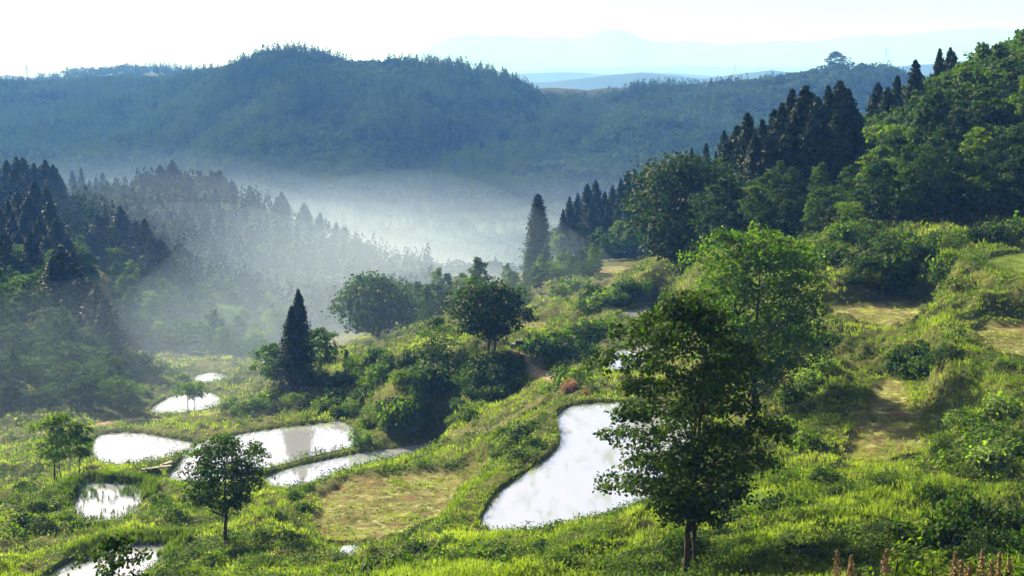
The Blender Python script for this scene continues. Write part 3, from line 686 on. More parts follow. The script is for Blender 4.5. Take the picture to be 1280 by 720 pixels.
cedars([(8, 200, 520, 0), (20, 196, 522, 0), (28, 197, 525, 0), (42, 204, 520, 0), (50, 208, 524, 0), (56, 200, 520, 0), (66, 206, 518, 0), (70, 210, 524, 0), (76, 222, 520, 0), (-10, 200, 520, 0), (34, 214, 512, 0), (14, 214, 512, 0), (60, 222, 512, 0), (78, 240, 515, 0)],
       'blue-grey cedar in the farther clump at the left edge', 'cedars in the farther clump at the left edge', 1.5, 21)
cedars([(90, 214, 800, 0), (101, 210, 805, 0), (98, 232, 790, 0), (112, 226, 800, 0), (120, 222, 800, 0), (128, 216, 804, 0), (134, 226, 795, 0), (106, 240, 785, 0), (124, 240, 790, 0)],
       'ghostly pale cedar almost lost in the mist', 'cedars almost lost in the valley mist', 1.3, 22)
# middle ridge on the left
mid = [(152, 246), (160, 232), (170, 222), (176, 218), (184, 214), (192, 222), (200, 206), (206, 216), (215, 200), (224, 212), (232, 214), (240, 222), (250, 214), (256, 218), (266, 214), (274, 213), (282, 222), (290, 226), (312, 232), (318, 244), (330, 256), (346, 246), (352, 240), (358, 250), (380, 254), (384, 262), (400, 266), (246, 228), (228, 228), (210, 232), (196, 236), (178, 238), (260, 232), (276, 236), (290, 240), (304, 248), (420, 278), (430, 284)]
cedars([(a, b, 645 + (i * 7) % 18, 0) for i, (a, b) in enumerate(mid)], 'blue hazy cedar on the crest of the middle-left ridge', 'cedars on the middle ridge crest', 1.5, 23)
cedars([(205 + i * 9.5, 240 + i * 4.2 + (i * 37 % 11), 618 - i % 3 * 8, 0) for i in range(22)], '', 'cedars just below the middle ridge crest', 1.5, 34)
grove(scatter(160, 130, 530, 470, 625, 7, seed=25), 'bl', 'broadleaf_tree', 'tree', 'hazy leafy tree on the misty slope of the middle-left ridge', 'leafy trees on the middle ridge', (.6, .9), [M_OAK, M_OAK, M_SPREAD], 26, cap=30)
cedars([(255 + (i * 53 % 190), 292 + (i * 53 % 190) * .28 + (i * 29 % 34), 600 - i * 2.2, 0) for i in range(34)], '', 'cedars on the misty middle slope', 1.4, 35)
cedars([(122, 268, 440, 0), (131, 266, 450, 0), (150, 258, 445, 0), (170, 276, 440, 0), (180, 274, 436, 0), (112, 290, 430, 0), (188, 290, 430, 0), (200, 300, 430, 0)], 'misty cedar on the near knoll of the middle-left ridge', 'cedars on the near misty knoll', 1.6, 27)
grove(scatter(110, 110, 380, 345, 500, 6.5, lambda px, d: px > np.interp(d, [345, 500], [165, 110]) and px < np.interp(d, [345, 400, 500], [320, 330, 460]), seed=28), 'bl', 'broadleaf_tree', 'tree', 'leafy tree on the lower misty slope behind the small far ponds', 'leafy trees above the far ponds', (.6, .95), [M_OAK, M_SPREAD, M_OAK], 29, cap=45)
forest_mass('forest', [(100, 540, 440, 640, 1100, .8, 12.5), (-80, 140, 430, 560, 350, .4, 8), (530, 900, 600, 1050, 1500, .3, 10), (-80, 530, 690, 1050, 1500, .5, 12), (850, 1400, 262, 420, 500, .4, 9)],
            'continuous misty woodland filling the gaps between the nearer wooded ridges', 60, 9)
# dotted trees in the middle ground
grove(scatter(12, 500, 600, 282, 330, 6, seed=30), 'bl', 'broadleaf_tree', 'tree', 'pale hazy tree behind the mound near the centre', 'trees in the haze behind the mound', (.6, .9), [M_OAK, M_LIME], 31)
hero('broadleaf_tree', 'tree', 'feathery pale tree just behind the dark round tree on the mound', 592, 262, broadleaf(130, H=8, W=5, base=.2, lobes=10, twigs=20, lpt=10, leaf=.25, trunk=.12, gap=.3), M_LIME)
# dead trunks
def snag(px, d, H, label, dens):
    r = np.random.default_rng(int(px)); T = [tube([(0, 0, -.2), (.1, 0, H * .5), (.05, .1, H)], [.12, .08, .02], 6)]
    for k in range(dens):
        z = H * r.uniform(.3, .95); a = r.uniform(0, 6.28); L = (H - z) * .4 + .4
        T.append(tube([(0.05, 0, z), (math.cos(a) * L * .6, math.sin(a) * L * .6, z + L * .3), (math.cos(a) * L, math.sin(a) * L, z + L * .7)], [.035, .02, .006], 4))
    v, f = joinm(T); o = link('dead_tree', mesh('dead_tree', v, f, M_BARK, np.zeros(len(f))), None, spot(px, d)); o['label'] = label; o['category'] = 'dead tree'
snag(419, 250, 4.6, 'bare dead tree with twiggy branches right of the cedar pair', 22)
snag(443, 252, 3.6, 'bare pole-like dead trunk behind the bushes right of the bare tree', 5)
hero('cedar_tree', 'cedar', 'tiny dark column-shaped conifer between the two bare trunks', 433, 250, conifer(131, H=2.9, W=.9, nb=90, lpb=8, leaf=.16, power=.4), M_CEDAR)

def build_mass():
    src = []
    for k in range(5):
        me = LIB[('bl', k)][1]; co = np.empty(len(me.vertices) * 3, np.float32); me.vertices.foreach_get('co', co)
        q = co.reshape(-1, 4, 3)[::2]; c = q.mean(1, keepdims=True); src.append(c + (q - c) * 1.35)
    V = []; Rn = []; r = np.random.default_rng(5)
    for (x, y, z, sx, sz, k, a, t) in MASS:
        q = src[k]; ca, sa = math.cos(a), math.sin(a)
        V.append(np.stack([x + (q[..., 0] * ca - q[..., 1] * sa) * sx, y + (q[..., 0] * sa + q[..., 1] * ca) * sx, z + q[..., 2] * sz], -1).reshape(-1, 3))
        Rn.append(np.clip(t * .7 + r.random(len(q)) * .4 - .1, 0, 1))
    V = np.concatenate(V); Rn = np.concatenate(Rn)
    link('forest', mesh('forest', V, np.arange(len(V)).reshape(-1, 4), M_OAK, Rn), kind='stuff', category='forest', label='inner trees of the woods merging into one mass behind the front rows')
build_mass()

# ------------------------------------------------------------------ shrubs
def shrubs(lst, label, group, mats, seed=1, key='sh'):
    r = random.Random(seed)
    for px, py, sx, sz in lst:       # foot pixel, half width in m, height in m
        p = hit(px, py)
        if in_water(np.array([p.x]), np.array([p.y]), .2)[0]: continue
        plant('shrub', 'shrub', label, ('sh', r.randrange(6)), (p.x, p.y, p.z - .25), (sx / 1.3, sx / 1.3, sz / 1.2), group, r.choice(mats), r.uniform(0, 6.28), ('stems', 'foliage'))
shrubs([(665, 440, 2.2, 2.6), (680, 446, 2.4, 2.6), (695, 452, 2.4, 2.4), (712, 452, 2.4, 2.6), (728, 448, 2.3, 2.6), (700, 436, 2.6, 3.0), (720, 432, 2.6, 3.0), (740, 426, 2.6, 2.8), (760, 420, 2.4, 2.6), (685, 432, 2.2, 2.6)],
       'rounded dark bush in the thicket between the path and the small pond', 'bushes between path and small pond', [M_OAK, M_OAK, M_LIME], 1)
shrubs([(512, 462, 2, 2.2), (530, 470, 2.2, 2.4), (548, 476, 2.4, 2.6), (566, 478, 2.2, 2.2), (585, 482, 2.2, 2), (604, 480, 2.2, 2), (625, 476, 2.2, 2), (642, 470, 2, 1.8), (540, 455, 2.2, 2.4), (560, 455, 2, 2), (580, 460, 2, 2), (600, 462, 2, 2), (620, 462, 2, 1.8), (640, 456, 1.8, 1.6), (525, 488, 2, 2), (560, 494, 2, 1.8), (595, 496, 2, 1.6), (625, 490, 1.8, 1.6), (650, 482, 1.6, 1.4)],
       'dense dark bush on the shaded flank of the mound', 'bushes on the shaded mound', [M_DARKLEAF, M_OAK], 2)
shrubs([(395, 480, 2, 2.2), (412, 490, 2, 2), (430, 485, 2, 2.4), (445, 478, 1.8, 2.4), (420, 505, 2, 1.8), (405, 515, 1.8, 1.5), (455, 500, 1.8, 1.8), (475, 475, 2, 2), (490, 460, 2, 2.2), (470, 455, 1.8, 2), (505, 480, 1.8, 1.8), (440, 460, 1.6, 2), (462, 488, 1.8, 1.8), (350, 500, 2.2, 2), (335, 505, 2.2, 2), (318, 512, 2, 1.7), (305, 518, 2, 1.6), (368, 508, 2, 1.8), (385, 508, 2, 1.8), (290, 512, 1.8, 1.6), (350, 515, 1.8, 1.4)],
       'bush in the tangled scrub round the cedar pair behind the big pond', 'scrub round the cedar pair', [M_OAK, M_LIME, M_DARKLEAF], 3)
shrubs([(500, 535, 2.0, 2.8), (516, 540, 1.7, 2.2), (488, 532, 1.7, 2.2)], 'rounded feathery bush on the slope beyond the right end of the big pond', 'round bushes beyond the big pond', [M_LIME], 4)
shrubs([(553, 515, 1.4, 2.6)], 'small round bushy tree on the grassy slope below the mound', None, [M_OAK], 5)
shrubs([(585, 525, 1.2, 1.6)], 'small pale bush right of the round bushy tree below the mound', None, [M_LIME], 6)
shrubs([(408, 560, .9, 2.4), (445, 560, 1.0, 2.6), (458, 556, .9, 2.0)], 'slim willow-like bush at the right-hand edge of the big pond', 'bushes at the edge of the big pond', [M_FERN], 7)
shrubs([(640, 560, 1.4, 1.3), (655, 545, 1.4, 1.3), (668, 560, 1.3, 1.2), (648, 575, 1.2, 1.0), (632, 545, 1.3, 1.2), (665, 535, 1.2, 1.0), (625, 570, 1.1, .9)], 'green bush on the bank left of the winding pond', 'bushes left of the winding pond', [M_OAK, M_LIME], 8)
shrubs([(520, 690, 1.0, .9), (545, 700, 1.1, 1.0), (570, 705, 1.1, 1.0), (600, 705, 1.2, 1.0), (625, 700, 1.1, 1.0), (650, 695, 1.0, .9), (560, 685, 1.0, .9), (590, 690, 1.1, .9), (620, 688, 1.0, .9), (500, 705, 1.0, .9), (640, 712, 1.1, .9), (470, 710, 1.0, .8), (675, 685, .8, .8)],
       'bright leafy bush in the row along the bottom before the winding pond', 'bushes before the winding pond', [M_LIME, M_OAK], 9)
shrubs([(704, 480, 1.5, 2.0), (722, 484, 1.6, 2.0), (742, 492, 1.2, 1.0), (690, 490, 1.2, 1.2)], 'leafy bush at the head of the winding pond', 'bushes at the head of the winding pond', [M_LIME, M_OAK], 10)
shrubs([(470, 520, 1.8, 1.6), (485, 512, 1.8, 1.8), (500, 508, 1.6, 1.5), (520, 515, 1.5, 1.3), (535, 530, 1.4, 1.2), (460, 535, 1.6, 1.5), (475, 530, 1.5, 1.4), (505, 525, 1.5, 1.3), (525, 500, 1.6, 1.5), (575, 510, 1.4, 1.2), (570, 530, 1.2, 1.0), (600, 515, 1.3, 1.1), (440, 520, 1.7, 1.6), (425, 518, 1.6, 1.4), (610, 500, 1.4, 1.2), (560, 500, 1.5, 1.3)],
       'bush on the slope below the mound', 'bushes on the slope below the mound', [M_OAK, M_LIME, M_SPREAD], 24)
shrubs([(712, 492, 1.1, 1.8)], 'withered pinkish-brown bush at the head of the winding pond', None, [M_PINK], 11)
shrubs([(738, 494, 1.0, .9)], 'low rusty-brown bush beside the head of the winding pond', None, [M_PINK], 12)
shrubs([(835, 695, .8, 1.0), (848, 700, .9, 1.4), (868, 698, .9, 1.3), (884, 692, .8, .9), (856, 690, .8, 1.2)], 'dark bush round the foot of the tall foreground tree', 'bushes under the foreground tree', [M_DARKLEAF], 13)
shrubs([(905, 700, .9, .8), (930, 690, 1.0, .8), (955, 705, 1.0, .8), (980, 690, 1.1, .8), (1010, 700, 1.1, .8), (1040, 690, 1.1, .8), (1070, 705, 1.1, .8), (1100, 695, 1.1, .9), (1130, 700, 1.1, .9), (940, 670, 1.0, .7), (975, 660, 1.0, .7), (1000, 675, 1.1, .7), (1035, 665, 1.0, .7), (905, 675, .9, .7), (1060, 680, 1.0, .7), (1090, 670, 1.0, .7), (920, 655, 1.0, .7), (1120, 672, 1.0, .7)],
       'low dark bush added in place of tree shade', 'low bushes added as shade right of the foreground tree', [M_DARKLEAF, M_OAK], 27)  # dark-leaved bushes added to darken ground that only lies in tree shade
shrubs([(700, 705, .9, .7), (725, 695, .9, .7), (750, 700, .9, .7), (775, 690, .9, .6), (800, 700, .9, .7), (740, 680, .9, .6), (770, 672, .9, .6), (420, 715, 1.0, .7), (300, 680, 1.0, .8), (230, 715, 1.0, .8), (360, 712, 1.0, .7), (1160, 620, 1.1, .9), (1100, 610, 1.0, .8), (1050, 620, 1.0, .8), (1130, 640, 1.1, .8), (1080, 640, 1.0, .8)],
       'low leafy bush', 'low leafy bushes along the bottom slope', [M_OAK, M_LIME, M_SPREAD], 28)
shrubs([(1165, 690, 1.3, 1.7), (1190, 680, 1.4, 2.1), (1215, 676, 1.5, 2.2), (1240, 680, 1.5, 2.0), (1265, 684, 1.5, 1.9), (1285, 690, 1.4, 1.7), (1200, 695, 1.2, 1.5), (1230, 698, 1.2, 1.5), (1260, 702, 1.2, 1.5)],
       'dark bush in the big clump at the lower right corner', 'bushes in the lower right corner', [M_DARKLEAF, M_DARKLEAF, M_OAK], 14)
shrubs([(1130, 465, 1.6, 1.7), (1145, 470, 1.6, 1.8), (1160, 462, 1.6, 1.7), (1175, 455, 1.5, 1.4), (1125, 452, 1.4, 1.4), (1150, 450, 1.5, 1.6), (1190, 448, 1.3, 1.2)], 'rounded dark bush on the bank above the narrow dry field', 'bushes above the narrow dry field', [M_OAK, M_DARKLEAF], 15)
shrubs([(1200, 530, 1.2, 1.2), (1220, 540, 1.3, 1.3), (1240, 548, 1.3, 1.2), (1215, 560, 1.2, 1.0), (1180, 560, 1.0, 1.0), (1250, 520, 1.3, 1.2), (1265, 565, 1.2, 1.0), (1195, 585, 1.1, 1.0), (1232, 580, 1.2, 1.0)], 'bright yellow-green bush on the sunny slope right of the narrow field', 'bushes on the sunny right slope', [M_LIME, M_FERN], 16)
shrubs([(1050, 300, 1.8, 2), (1070, 305, 2, 2.4), (1090, 312, 2, 2.4), (1110, 318, 2, 2.4), (1130, 310, 2, 2.4), (1150, 318, 2, 2.2), (1172, 312, 1.8, 2.2), (1030, 315, 1.8, 1.6), (1045, 330, 1.8, 1.6), (1075, 335, 2, 1.8), (1105, 340, 1.8, 1.6), (1130, 345, 1.6, 1.6), (1155, 338, 1.6, 1.6), (1195, 308, 1.8, 2.2), (1220, 302, 1.8, 2.0), (1245, 300, 1.8, 2), (1270, 298, 1.8, 2), (1065, 355, 1.6, 1.2), (1090, 358, 1.6, 1.3), (1010, 330, 1.7, 1.4)],
       'bush on the bank between the right-hand wood and the upper dry field', 'bushes under the right-hand wood', [M_OAK, M_LIME, M_DARKLEAF], 17)
shrubs([(1095, 366, 1.5, 1.3), (1112, 362, 1.6, 1.5), (1130, 364, 1.5, 1.4), (1148, 368, 1.4, 1.3), (1165, 362, 1.5, 1.5), (1178, 352, 1.5, 1.5), (1120, 350, 1.6, 1.6), (1142, 352, 1.6, 1.5), (1160, 345, 1.6, 1.5), (1100, 350, 1.6, 1.5), (1185, 336, 1.5, 1.4), (1080, 346, 1.6, 1.5)],
       'bush in the hollow', 'bushes in the hollow behind the upper dry field', [M_LIME, M_OAK, M_SPREAD], 29)
shrubs([(30, 655, 1.3, 1.2), (55, 660, 1.4, 1.3), (80, 650, 1.2, 1.2), (20, 630, 1.4, 1.2), (70, 635, 1.3, 1.1), (45, 640, 1.3, 1.2), (100, 665, 1.2, 1.0), (10, 670, 1.3, 1.2), (120, 660, 1.0, .8), (60, 622, 1.2, 1.0), (30, 612, 1.2, 1.0), (85, 612, 1.1, .9)],
       'low rounded bush in the meadow left of the reedy pond', 'bushes left of the reedy pond', [M_OAK, M_LIME], 18)
shrubs([(205, 640, 1.2, 1.3), (220, 650, 1.2, 1.3), (200, 628, 1.1, 1.1), (236, 640, 1.2, 1.2), (215, 665, 1.1, 1.0), (190, 650, 1.0, 1.0)], 'bush between the reedy pond and the round-crowned tree', 'bushes by the reedy pond', [M_LIME, M_OAK], 19)
shrubs([(170, 480, 2, 2), (185, 472, 2, 2), (200, 468, 2, 2), (215, 472, 1.8, 1.8), (165, 500, 1.8, 2), (228, 478, 1.6, 1.5), (178, 492, 1.6, 1.6), (160, 460, 2, 2.2), (180, 455, 2, 2)], 'bush on the dark bank beside the far bright ponds', 'bushes beside the far ponds', [M_OAK, M_LIME], 20)
shrubs([(640, 385, 2.4, 3), (652, 375, 2.4, 3), (630, 380, 2.2, 2.6), (700, 370, 2.4, 2.6), (720, 365, 2.4, 3), (738, 378, 2.2, 2.6), (752, 385, 2.2, 2.4), (770, 378, 2.2, 2.4), (785, 372, 2.2, 2.4), (805, 370, 2, 2.2), (730, 390, 2, 2)], 'sunlit bush on the bright grassy shelf in front of the misty valley', 'bushes on the bright shelf', [M_LIME, M_OAK], 21)
shrubs([(380, 640, .9, 1.0), (370, 625, .9, 1.1), (385, 615, .8, .9), (412, 590, 1.0, .8), (360, 600, .8, .7), (345, 650, 1.0, .9), (330, 670, 1.0, .8), (362, 675, .9, .8), (300, 700, 1.0, .9), (330, 705, 1.0, .8), (240, 700, 1.0, .9), (265, 705, 1, .8), (390, 700, .9, .7), (425, 705, .9, .7)],
       'small bush on the weedy bank round the round-crowned tree', 'small bushes on the weedy bank', [M_OAK, M_LIME], 22)
shrubs([(900, 620, 1.3, 1.2), (930, 600, 1.3, 1.2), (960, 590, 1.3, 1.2), (985, 610, 1.2, 1.2), (1010, 560, 1.2, 1.2), (1030, 600, 1.1, 1.0), (920, 650, 1.2, 1.1), (950, 640, 1.2, 1.1), (975, 640, 1.3, 1.3), (1000, 640, 1.1, 1.0), (990, 500, 1.4, 1.3), (1010, 480, 1.4, 1.3), (1030, 460, 1.4, 1.3), (980, 540, 1.3, 1.2), (1040, 430, 1.5, 1.3), (1000, 430, 1.5, 1.4)],
       'bush on the slope between the two big trees and the narrow field', 'bushes right of the two big trees', [M_OAK, M_LIME, M_FERN], 23)

# ------------------------------------------------------------------ ground cover (uncountable)
def cover_points(n, d0, d1, seed, p0=-150, p1=1600, power=1.0):
    r = np.random.default_rng(seed); px = r.uniform(p0, p1, n)
    d = (r.uniform(0, 1, n) * (d1 ** -power - d0 ** -power) + d0 ** -power) ** (-1 / power)
    return r, (px - 640) / F * d / .985, d
def grass(name, n, d0, d1, seed, label, hgt=.45, blades=9, material=None, keep=None, lean=.35, wid=.035):
    r, x, y = cover_points(n, d0, d1, seed)
    ok = ~in_water(x, y, .12)
    if name == 'grass': ok &= ~(in_any(x, y, -.4, 'f') & (r.random(len(x)) < .72 + .9 * fbm(x, y + 33, 3.5, 3)))
    for L, hw in PW: ok &= pdist(x, y, L) > hw * .8
    if keep is not None: ok &= keep(x, y, r)
    else: ok &= (fbm(x + 31, y, 7, 3) + r.normal(size=len(x)) * .12 < np.interp(y, [70, 110], [-.12, .02]))
    x, y = x[ok], y[ok]; z = hfun(x, y); m = len(x)
    patch = fbm(x, y, 6, 3)
    sc = (0.6 + .6 * r.random(m) + .6 * patch) * (1 + np.clip((y - 100) / 300, 0, .6)) * np.where(in_any(x, y, 2.2), .6, 1)
    B = np.repeat(np.stack([x, y, z - .04], -1), blades, 0); s = np.repeat(sc, blades); k = m * blades
    a = r.random(k) * 2 * np.pi; q = r.random(k) ** .5 * .22 * s
    B[:, 0] += np.cos(a) * q; B[:, 1] += np.sin(a) * q
    h = hgt * s * (.5 + .8 * r.random(k)); ln = lean * h * (.3 + 1.2 * r.random(k))
    tip = B + np.stack([np.cos(a) * ln, np.sin(a) * ln, h], -1)
    mid = B * .45 + tip * .55; mid[:, 2] += h * .12
    w_ = wid * (1 + np.clip((np.repeat(y, blades) - 60) / 90, 0, 3)) * (.7 + .6 * r.random(k)); pa = r.random(k) * np.pi
    o_ = np.stack([np.cos(pa) * w_, np.sin(pa) * w_, 0 * w_], -1)
    V = np.stack([B - o_ * .6, mid - o_ * .5, tip, mid + o_ * .5], 1).reshape(-1, 3)
    rn = np.clip(np.repeat(.5 + .5 * patch, blades) * .4 + r.random(k) * .6, 0, 1)
    link(name, mesh(name, V, np.arange(k * 4).reshape(-1, 4), material or M_GRASS, rn), kind='stuff', label=label, category='grass')
def herbs(name, n, d0, d1, seed, label, rad=.45, lv=26, leaf=.075, material=None, keep=None, hgt=.45):
    r, x, y = cover_points(n, d0, d1, seed)
    ok = ~in_any(x, y, .5)
    for L, hw in PW: ok &= pdist(x, y, L) > hw + .3
    ok &= fbm(x + 31, y, 7, 3) + r.normal(size=len(x)) * .15 > np.interp(y, [70, 110], [-.3, -.05])
    if keep is not None: ok &= keep(x, y, r)
    x, y = x[ok], y[ok]; z = hfun(x, y); m = len(x)
    gs = (1 + np.clip((y - 90) / 130, 0, 1.6)); sc = (.5 + r.random(m)) * gs
    d = unit(r, m * lv); d[:, 2] = np.abs(d[:, 2]); q = (.5 + .5 * r.random(m * lv))
    s = np.repeat(sc, lv)
    P = np.repeat(np.stack([x, y, z], -1), lv, 0) + d * (q * s)[:, None] * np.array([rad, rad, hgt])
    V, Fc = leaves(P, leaf * np.repeat(gs, lv), .6, .8, r, d * .4)
    rn = np.clip(np.repeat(r.random(m), lv) * .6 + r.random(m * lv) * .4, 0, 1)
    link(name, mesh(name, V, Fc, material or M_HERB, rn), kind='stuff', label=label, category='undergrowth')
grass('grass', 160000, 48, 330, 51, 'long sunlit grass growing over banks and slopes')
grass('grass', 14000, 48, 260, 52, 'pale dry grass mixed into the green banks', .4, 7, M_STRAW, lambda x, y, r: fbm(x + 90, y, 8, 3) > .12)
herbs('undergrowth', 44000, 48, 300, 53, 'leafy weeds carpeting the open slopes')
herbs('undergrowth', 13500, 52, 300, 57, 'taller dark weeds massed in hollows and on banks', .75, 60, .085, M_OAK, lambda x, y, r: fbm(x + 11, y + 5, 9, 3) > .02, .75)
herbs('undergrowth', 11000, 52, 300, 58, 'bright yellow-green weeds in rounded tufts', .6, 50, .075, M_LIME, lambda x, y, r: fbm(x - 43, y + 25, 8, 3) > .05, .55)
herbs('undergrowth', 6000, 50, 200, 54, 'pale feathery ferns in patches on the banks', .4, 24, .07, M_FERN, lambda x, y, r: fbm(x - 70, y, 10, 3) > .1)
grass('dry_grass', 120000, 95, 175, 59, 'matted straw tufts scattered over the fallow plots', .22, 8, M_STRAW, lambda x, y, r: in_any(x, y, .3, 'f') & (fbm(x + 9, y, 2.6, 3) + r.normal(size=len(x)) * .1 > .12), 1.2, .02)
grass('weeds', 90000, 95, 175, 60, 'green weed tufts scattered over the fallow plots', .2, 8, M_HERB, lambda x, y, r: in_any(x, y, .3, 'f') & (fbm(x - 29, y, 2.2, 3) + r.normal(size=len(x)) * .1 > .08), .8, .025)
# near foreground under the camera, mostly below the frame
grass('grass', 5000, 8, 48, 55, 'tall coarse grass on the bank at the viewer’s feet', .3, 9, M_GRASS, None, .35, .012)
# reeds standing in the reedy pond and along the lowest pond
def reeds(idx, n, seed, label, inner, hgt):
    nm, P, h, bw, bh, bl, k = PP[idx]; r = np.random.default_rng(seed); lo, hi = P.min(0) - 1.5, P.max(0) + 1.5
    x = r.uniform(lo[0], hi[0], n); y = r.uniform(lo[1], hi[1], n); s = sdist(x, y, P); ok = inner(x, y, s, r)
    x, y = x[ok], y[ok]; m = len(x); z = np.maximum(hfun(x, y), -h - .1); bl_ = 6; k_ = m * bl_
    B = np.repeat(np.stack([x, y, z], -1), bl_, 0); B[:, :2] += r.normal(size=(k_, 2)) * .08
    hh = hgt * (.5 + .7 * r.random(k_)); a = r.random(k_) * 6.28; ln = hh * .18
    tip = B + np.stack([np.cos(a) * ln, np.sin(a) * ln, hh], -1); o_ = np.stack([np.cos(a + 1.5), np.sin(a + 1.5), 0 * a], -1) * .035
    V = np.stack([B - o_, B * .5 + tip * .5 - o_, tip, B * .5 + tip * .5 + o_], 1).reshape(-1, 3)
    link('reeds', mesh('reeds', V, np.arange(k_ * 4).reshape(-1, 4), M_REED, r.random(k_)), kind='stuff', label=label, category='reeds')
reeds(5, 1500, 61, 'clumps of reeds standing in the reflecting pond on the left', lambda x, y, s, r: (s < 0) & (fbm(x, y, 3, 2) + r.normal(size=len(x)) * .2 > np.interp(s, [-4, 0], [.25, -.2])), .6)
reeds(6, 5000, 62, 'tall reeds along the far bank of the lowest pond', lambda x, y, s, r: (s > -1.0) & (s < .8) & (y > 119), .9)
reeds(5, 4000, 63, 'tall grass fringe round the reedy pond', lambda x, y, s, r: (np.abs(s - .5) < .8) & (y > 150), .7)

def fringe(seed):
    r = np.random.default_rng(seed); B = []
    for nm, P, h, bw, bh, bl, k in PP:
        if k != 'w': continue
        Q = np.concatenate([P, P[:1]])
        for i in range(len(P)):
            L_ = np.linalg.norm(Q[i + 1] - Q[i]); m = int(L_ * 26) + 1; t = r.random(m)[:, None]
            e = Q[i] * (1 - t) + Q[i + 1] * t + r.normal(size=(m, 2)) * .22; B.append(np.concatenate([e, np.full((m, 1), -h - .05)], 1))
    B = np.concatenate(B); z = hfun(B[:, 0], B[:, 1]); B[:, 2] = np.maximum(B[:, 2], z); n_ = len(B)
    cl = fbm(B[:, 0], B[:, 1], 1.1, 2); B = B[cl + r.normal(size=n_) * .2 > -.1]; n_ = len(B)
    a = r.random(n_) * 6.28; hh = (.12 + .35 * r.random(n_)) * np.clip(B[:, 1] / 140, .8, 1.5); ln = hh * .9
    tip = B + np.stack([np.cos(a) * ln, np.sin(a) * ln, hh], -1); o_ = np.stack([np.cos(a + 1.5), np.sin(a + 1.5), 0 * a], -1) * .04
    V = np.stack([B - o_, B * .45 + tip * .55 - o_ + [0, 0, .06], tip, B * .45 + tip * .55 + o_ + [0, 0, .06]], 1).reshape(-1, 3)
    link('grass', mesh('grass', V, np.arange(n_ * 4).reshape(-1, 4), M_GRASS, r.random(n_)), kind='stuff', label='grass fringe hanging over the pond edges', category='grass')
fringe(71)

# ------------------------------------------------------------------ path strips
def strip(L, hw, name):
    pts = []
    for i in range(len(L) - 1):
        for t in np.linspace(0, 1, 24, endpoint=False): pts.append(L[i] * (1 - t) + L[i + 1] * t)
    pts.append(L[-1]); pts = np.array(pts)
    for _ in range(20): pts[1:-1] = (pts[:-2] + pts[2:] + 2 * pts[1:-1]) / 4
    T = np.gradient(pts, axis=0); T /= np.linalg.norm(T, axis=1)[:, None]; Nn = np.stack([-T[:, 1], T[:, 0]], -1)
    ws = np.linspace(-1, 1, 7); V = []
    for q in ws:
        e = pts + Nn * (q * hw * (1 + (.12 * np.sin(np.arange(len(pts)) * .9) if abs(q) == 1 else 0)))[..., None] if abs(q) == 1 else pts + Nn * q * hw
        V.append(np.concatenate([e, (hfun(e[:, 0], e[:, 1]) + .05)[:, None]], 1))
    V = np.array(V); nr, nc = V.shape[:2]; i = np.arange(nr * nc).reshape(nr, nc)
    Fc = np.stack([i[:-1, :-1], i[:-1, 1:], i[1:, 1:], i[1:, :-1]], -1).reshape(-1, 4)
    link(name, mesh(name, V.reshape(-1, 3), Fc, M_DIRT, None, True), kind='structure')
M_DIRT = simple('dirt_track', (.15, .115, .065), (.27, .22, .13), 1.6, .95, .1, .3)
strip(PW[0][0], .6, 'path'); strip(PW[2][0], 1.3, 'road')

# ------------------------------------------------------------------ small things
def bm_obj(name, boxes, material, parent=None, bevel=.02):
    import bmesh
    bm = bmesh.new()
    for (cx, cy, cz, sx, sy, sz, *ex) in boxes:
        tp = ex[0] if ex else 1.0     # taper of the top
        r_ = bmesh.ops.create_cube(bm, size=1)
        for v in r_['verts']:
            k = tp if v.co.z > 0 else 1.0
            v.co = Vector((cx + v.co.x * sx * k, cy + v.co.y * sy * k, cz + v.co.z * sz))
    if bevel: bmesh.ops.bevel(bm, geom=list(bm.edges), offset=bevel, segments=2, affect='EDGES')
    me = bpy.data.meshes.new(name); bm.to_mesh(me); bm.free(); me.materials.append(material)
    return link(name, me, parent)
def cyl(name, c, rad, wdt, material, parent):
    v, f = tube([(c[0] - wdt / 2, c[1], c[2]), (c[0] + wdt / 2, c[1], c[2])], [rad, rad], 20)
    n = len(v); v = np.concatenate([v, [[c[0] - wdt / 2, c[1], c[2]], [c[0] + wdt / 2, c[1], c[2]]]])
    caps = np.array([[j, (j + 1) % 20, n] for j in range(20)] + [[20 + j, 20 + (j + 1) % 20, n + 1] for j in range(20)])
    return link(name, mesh(name, v, [f, caps], material), parent)
M_CARP = simple('grey_car_paint', (.10, .12, .16), (.13, .15, .20), 1, .3, .5)
M_GLASS = simple('dark_car_glass', (.01, .012, .015), (.015, .018, .02), 1, .08, .6)
M_TYRE = simple('tyre_rubber', (.01, .01, .01), (.02, .02, .02), 5, .8)
M_LAMP = simple('headlamp_lens', (.6, .6, .6), (.7, .7, .7), 3, .1)
p = hit(651, 439)
car = link('parked_car', None, None, (p.x, p.y, p.z + .05)); car.rotation_euler = (0, 0, R(72)); car.scale = (.9,) * 3
car['label'] = 'small dark parked car half hidden in grass where the dirt path starts'; car['category'] = 'car'
bm_obj('body', [(0, 0, .55, 1.55, 3.3, .5)], M_CARP, car, .1)
cb = bm_obj('cabin', [(0, -.15, 1.05, 1.42, 2.0, .55, .82)], M_GLASS, car, .08); bm_obj('roof', [(0, -.15, 1.35, 1.12, 1.55, .06)], M_CARP, car, .02)
for sx in (-.72, .72):
    for sy in (-1.1, 1.1): cyl('wheel', (sx, sy, .28), .28, .18, M_TYRE, car)
    bm_obj('headlight', [(sx * .75, 1.655, .62, .28, .04, .14)], M_LAMP, car, .01)
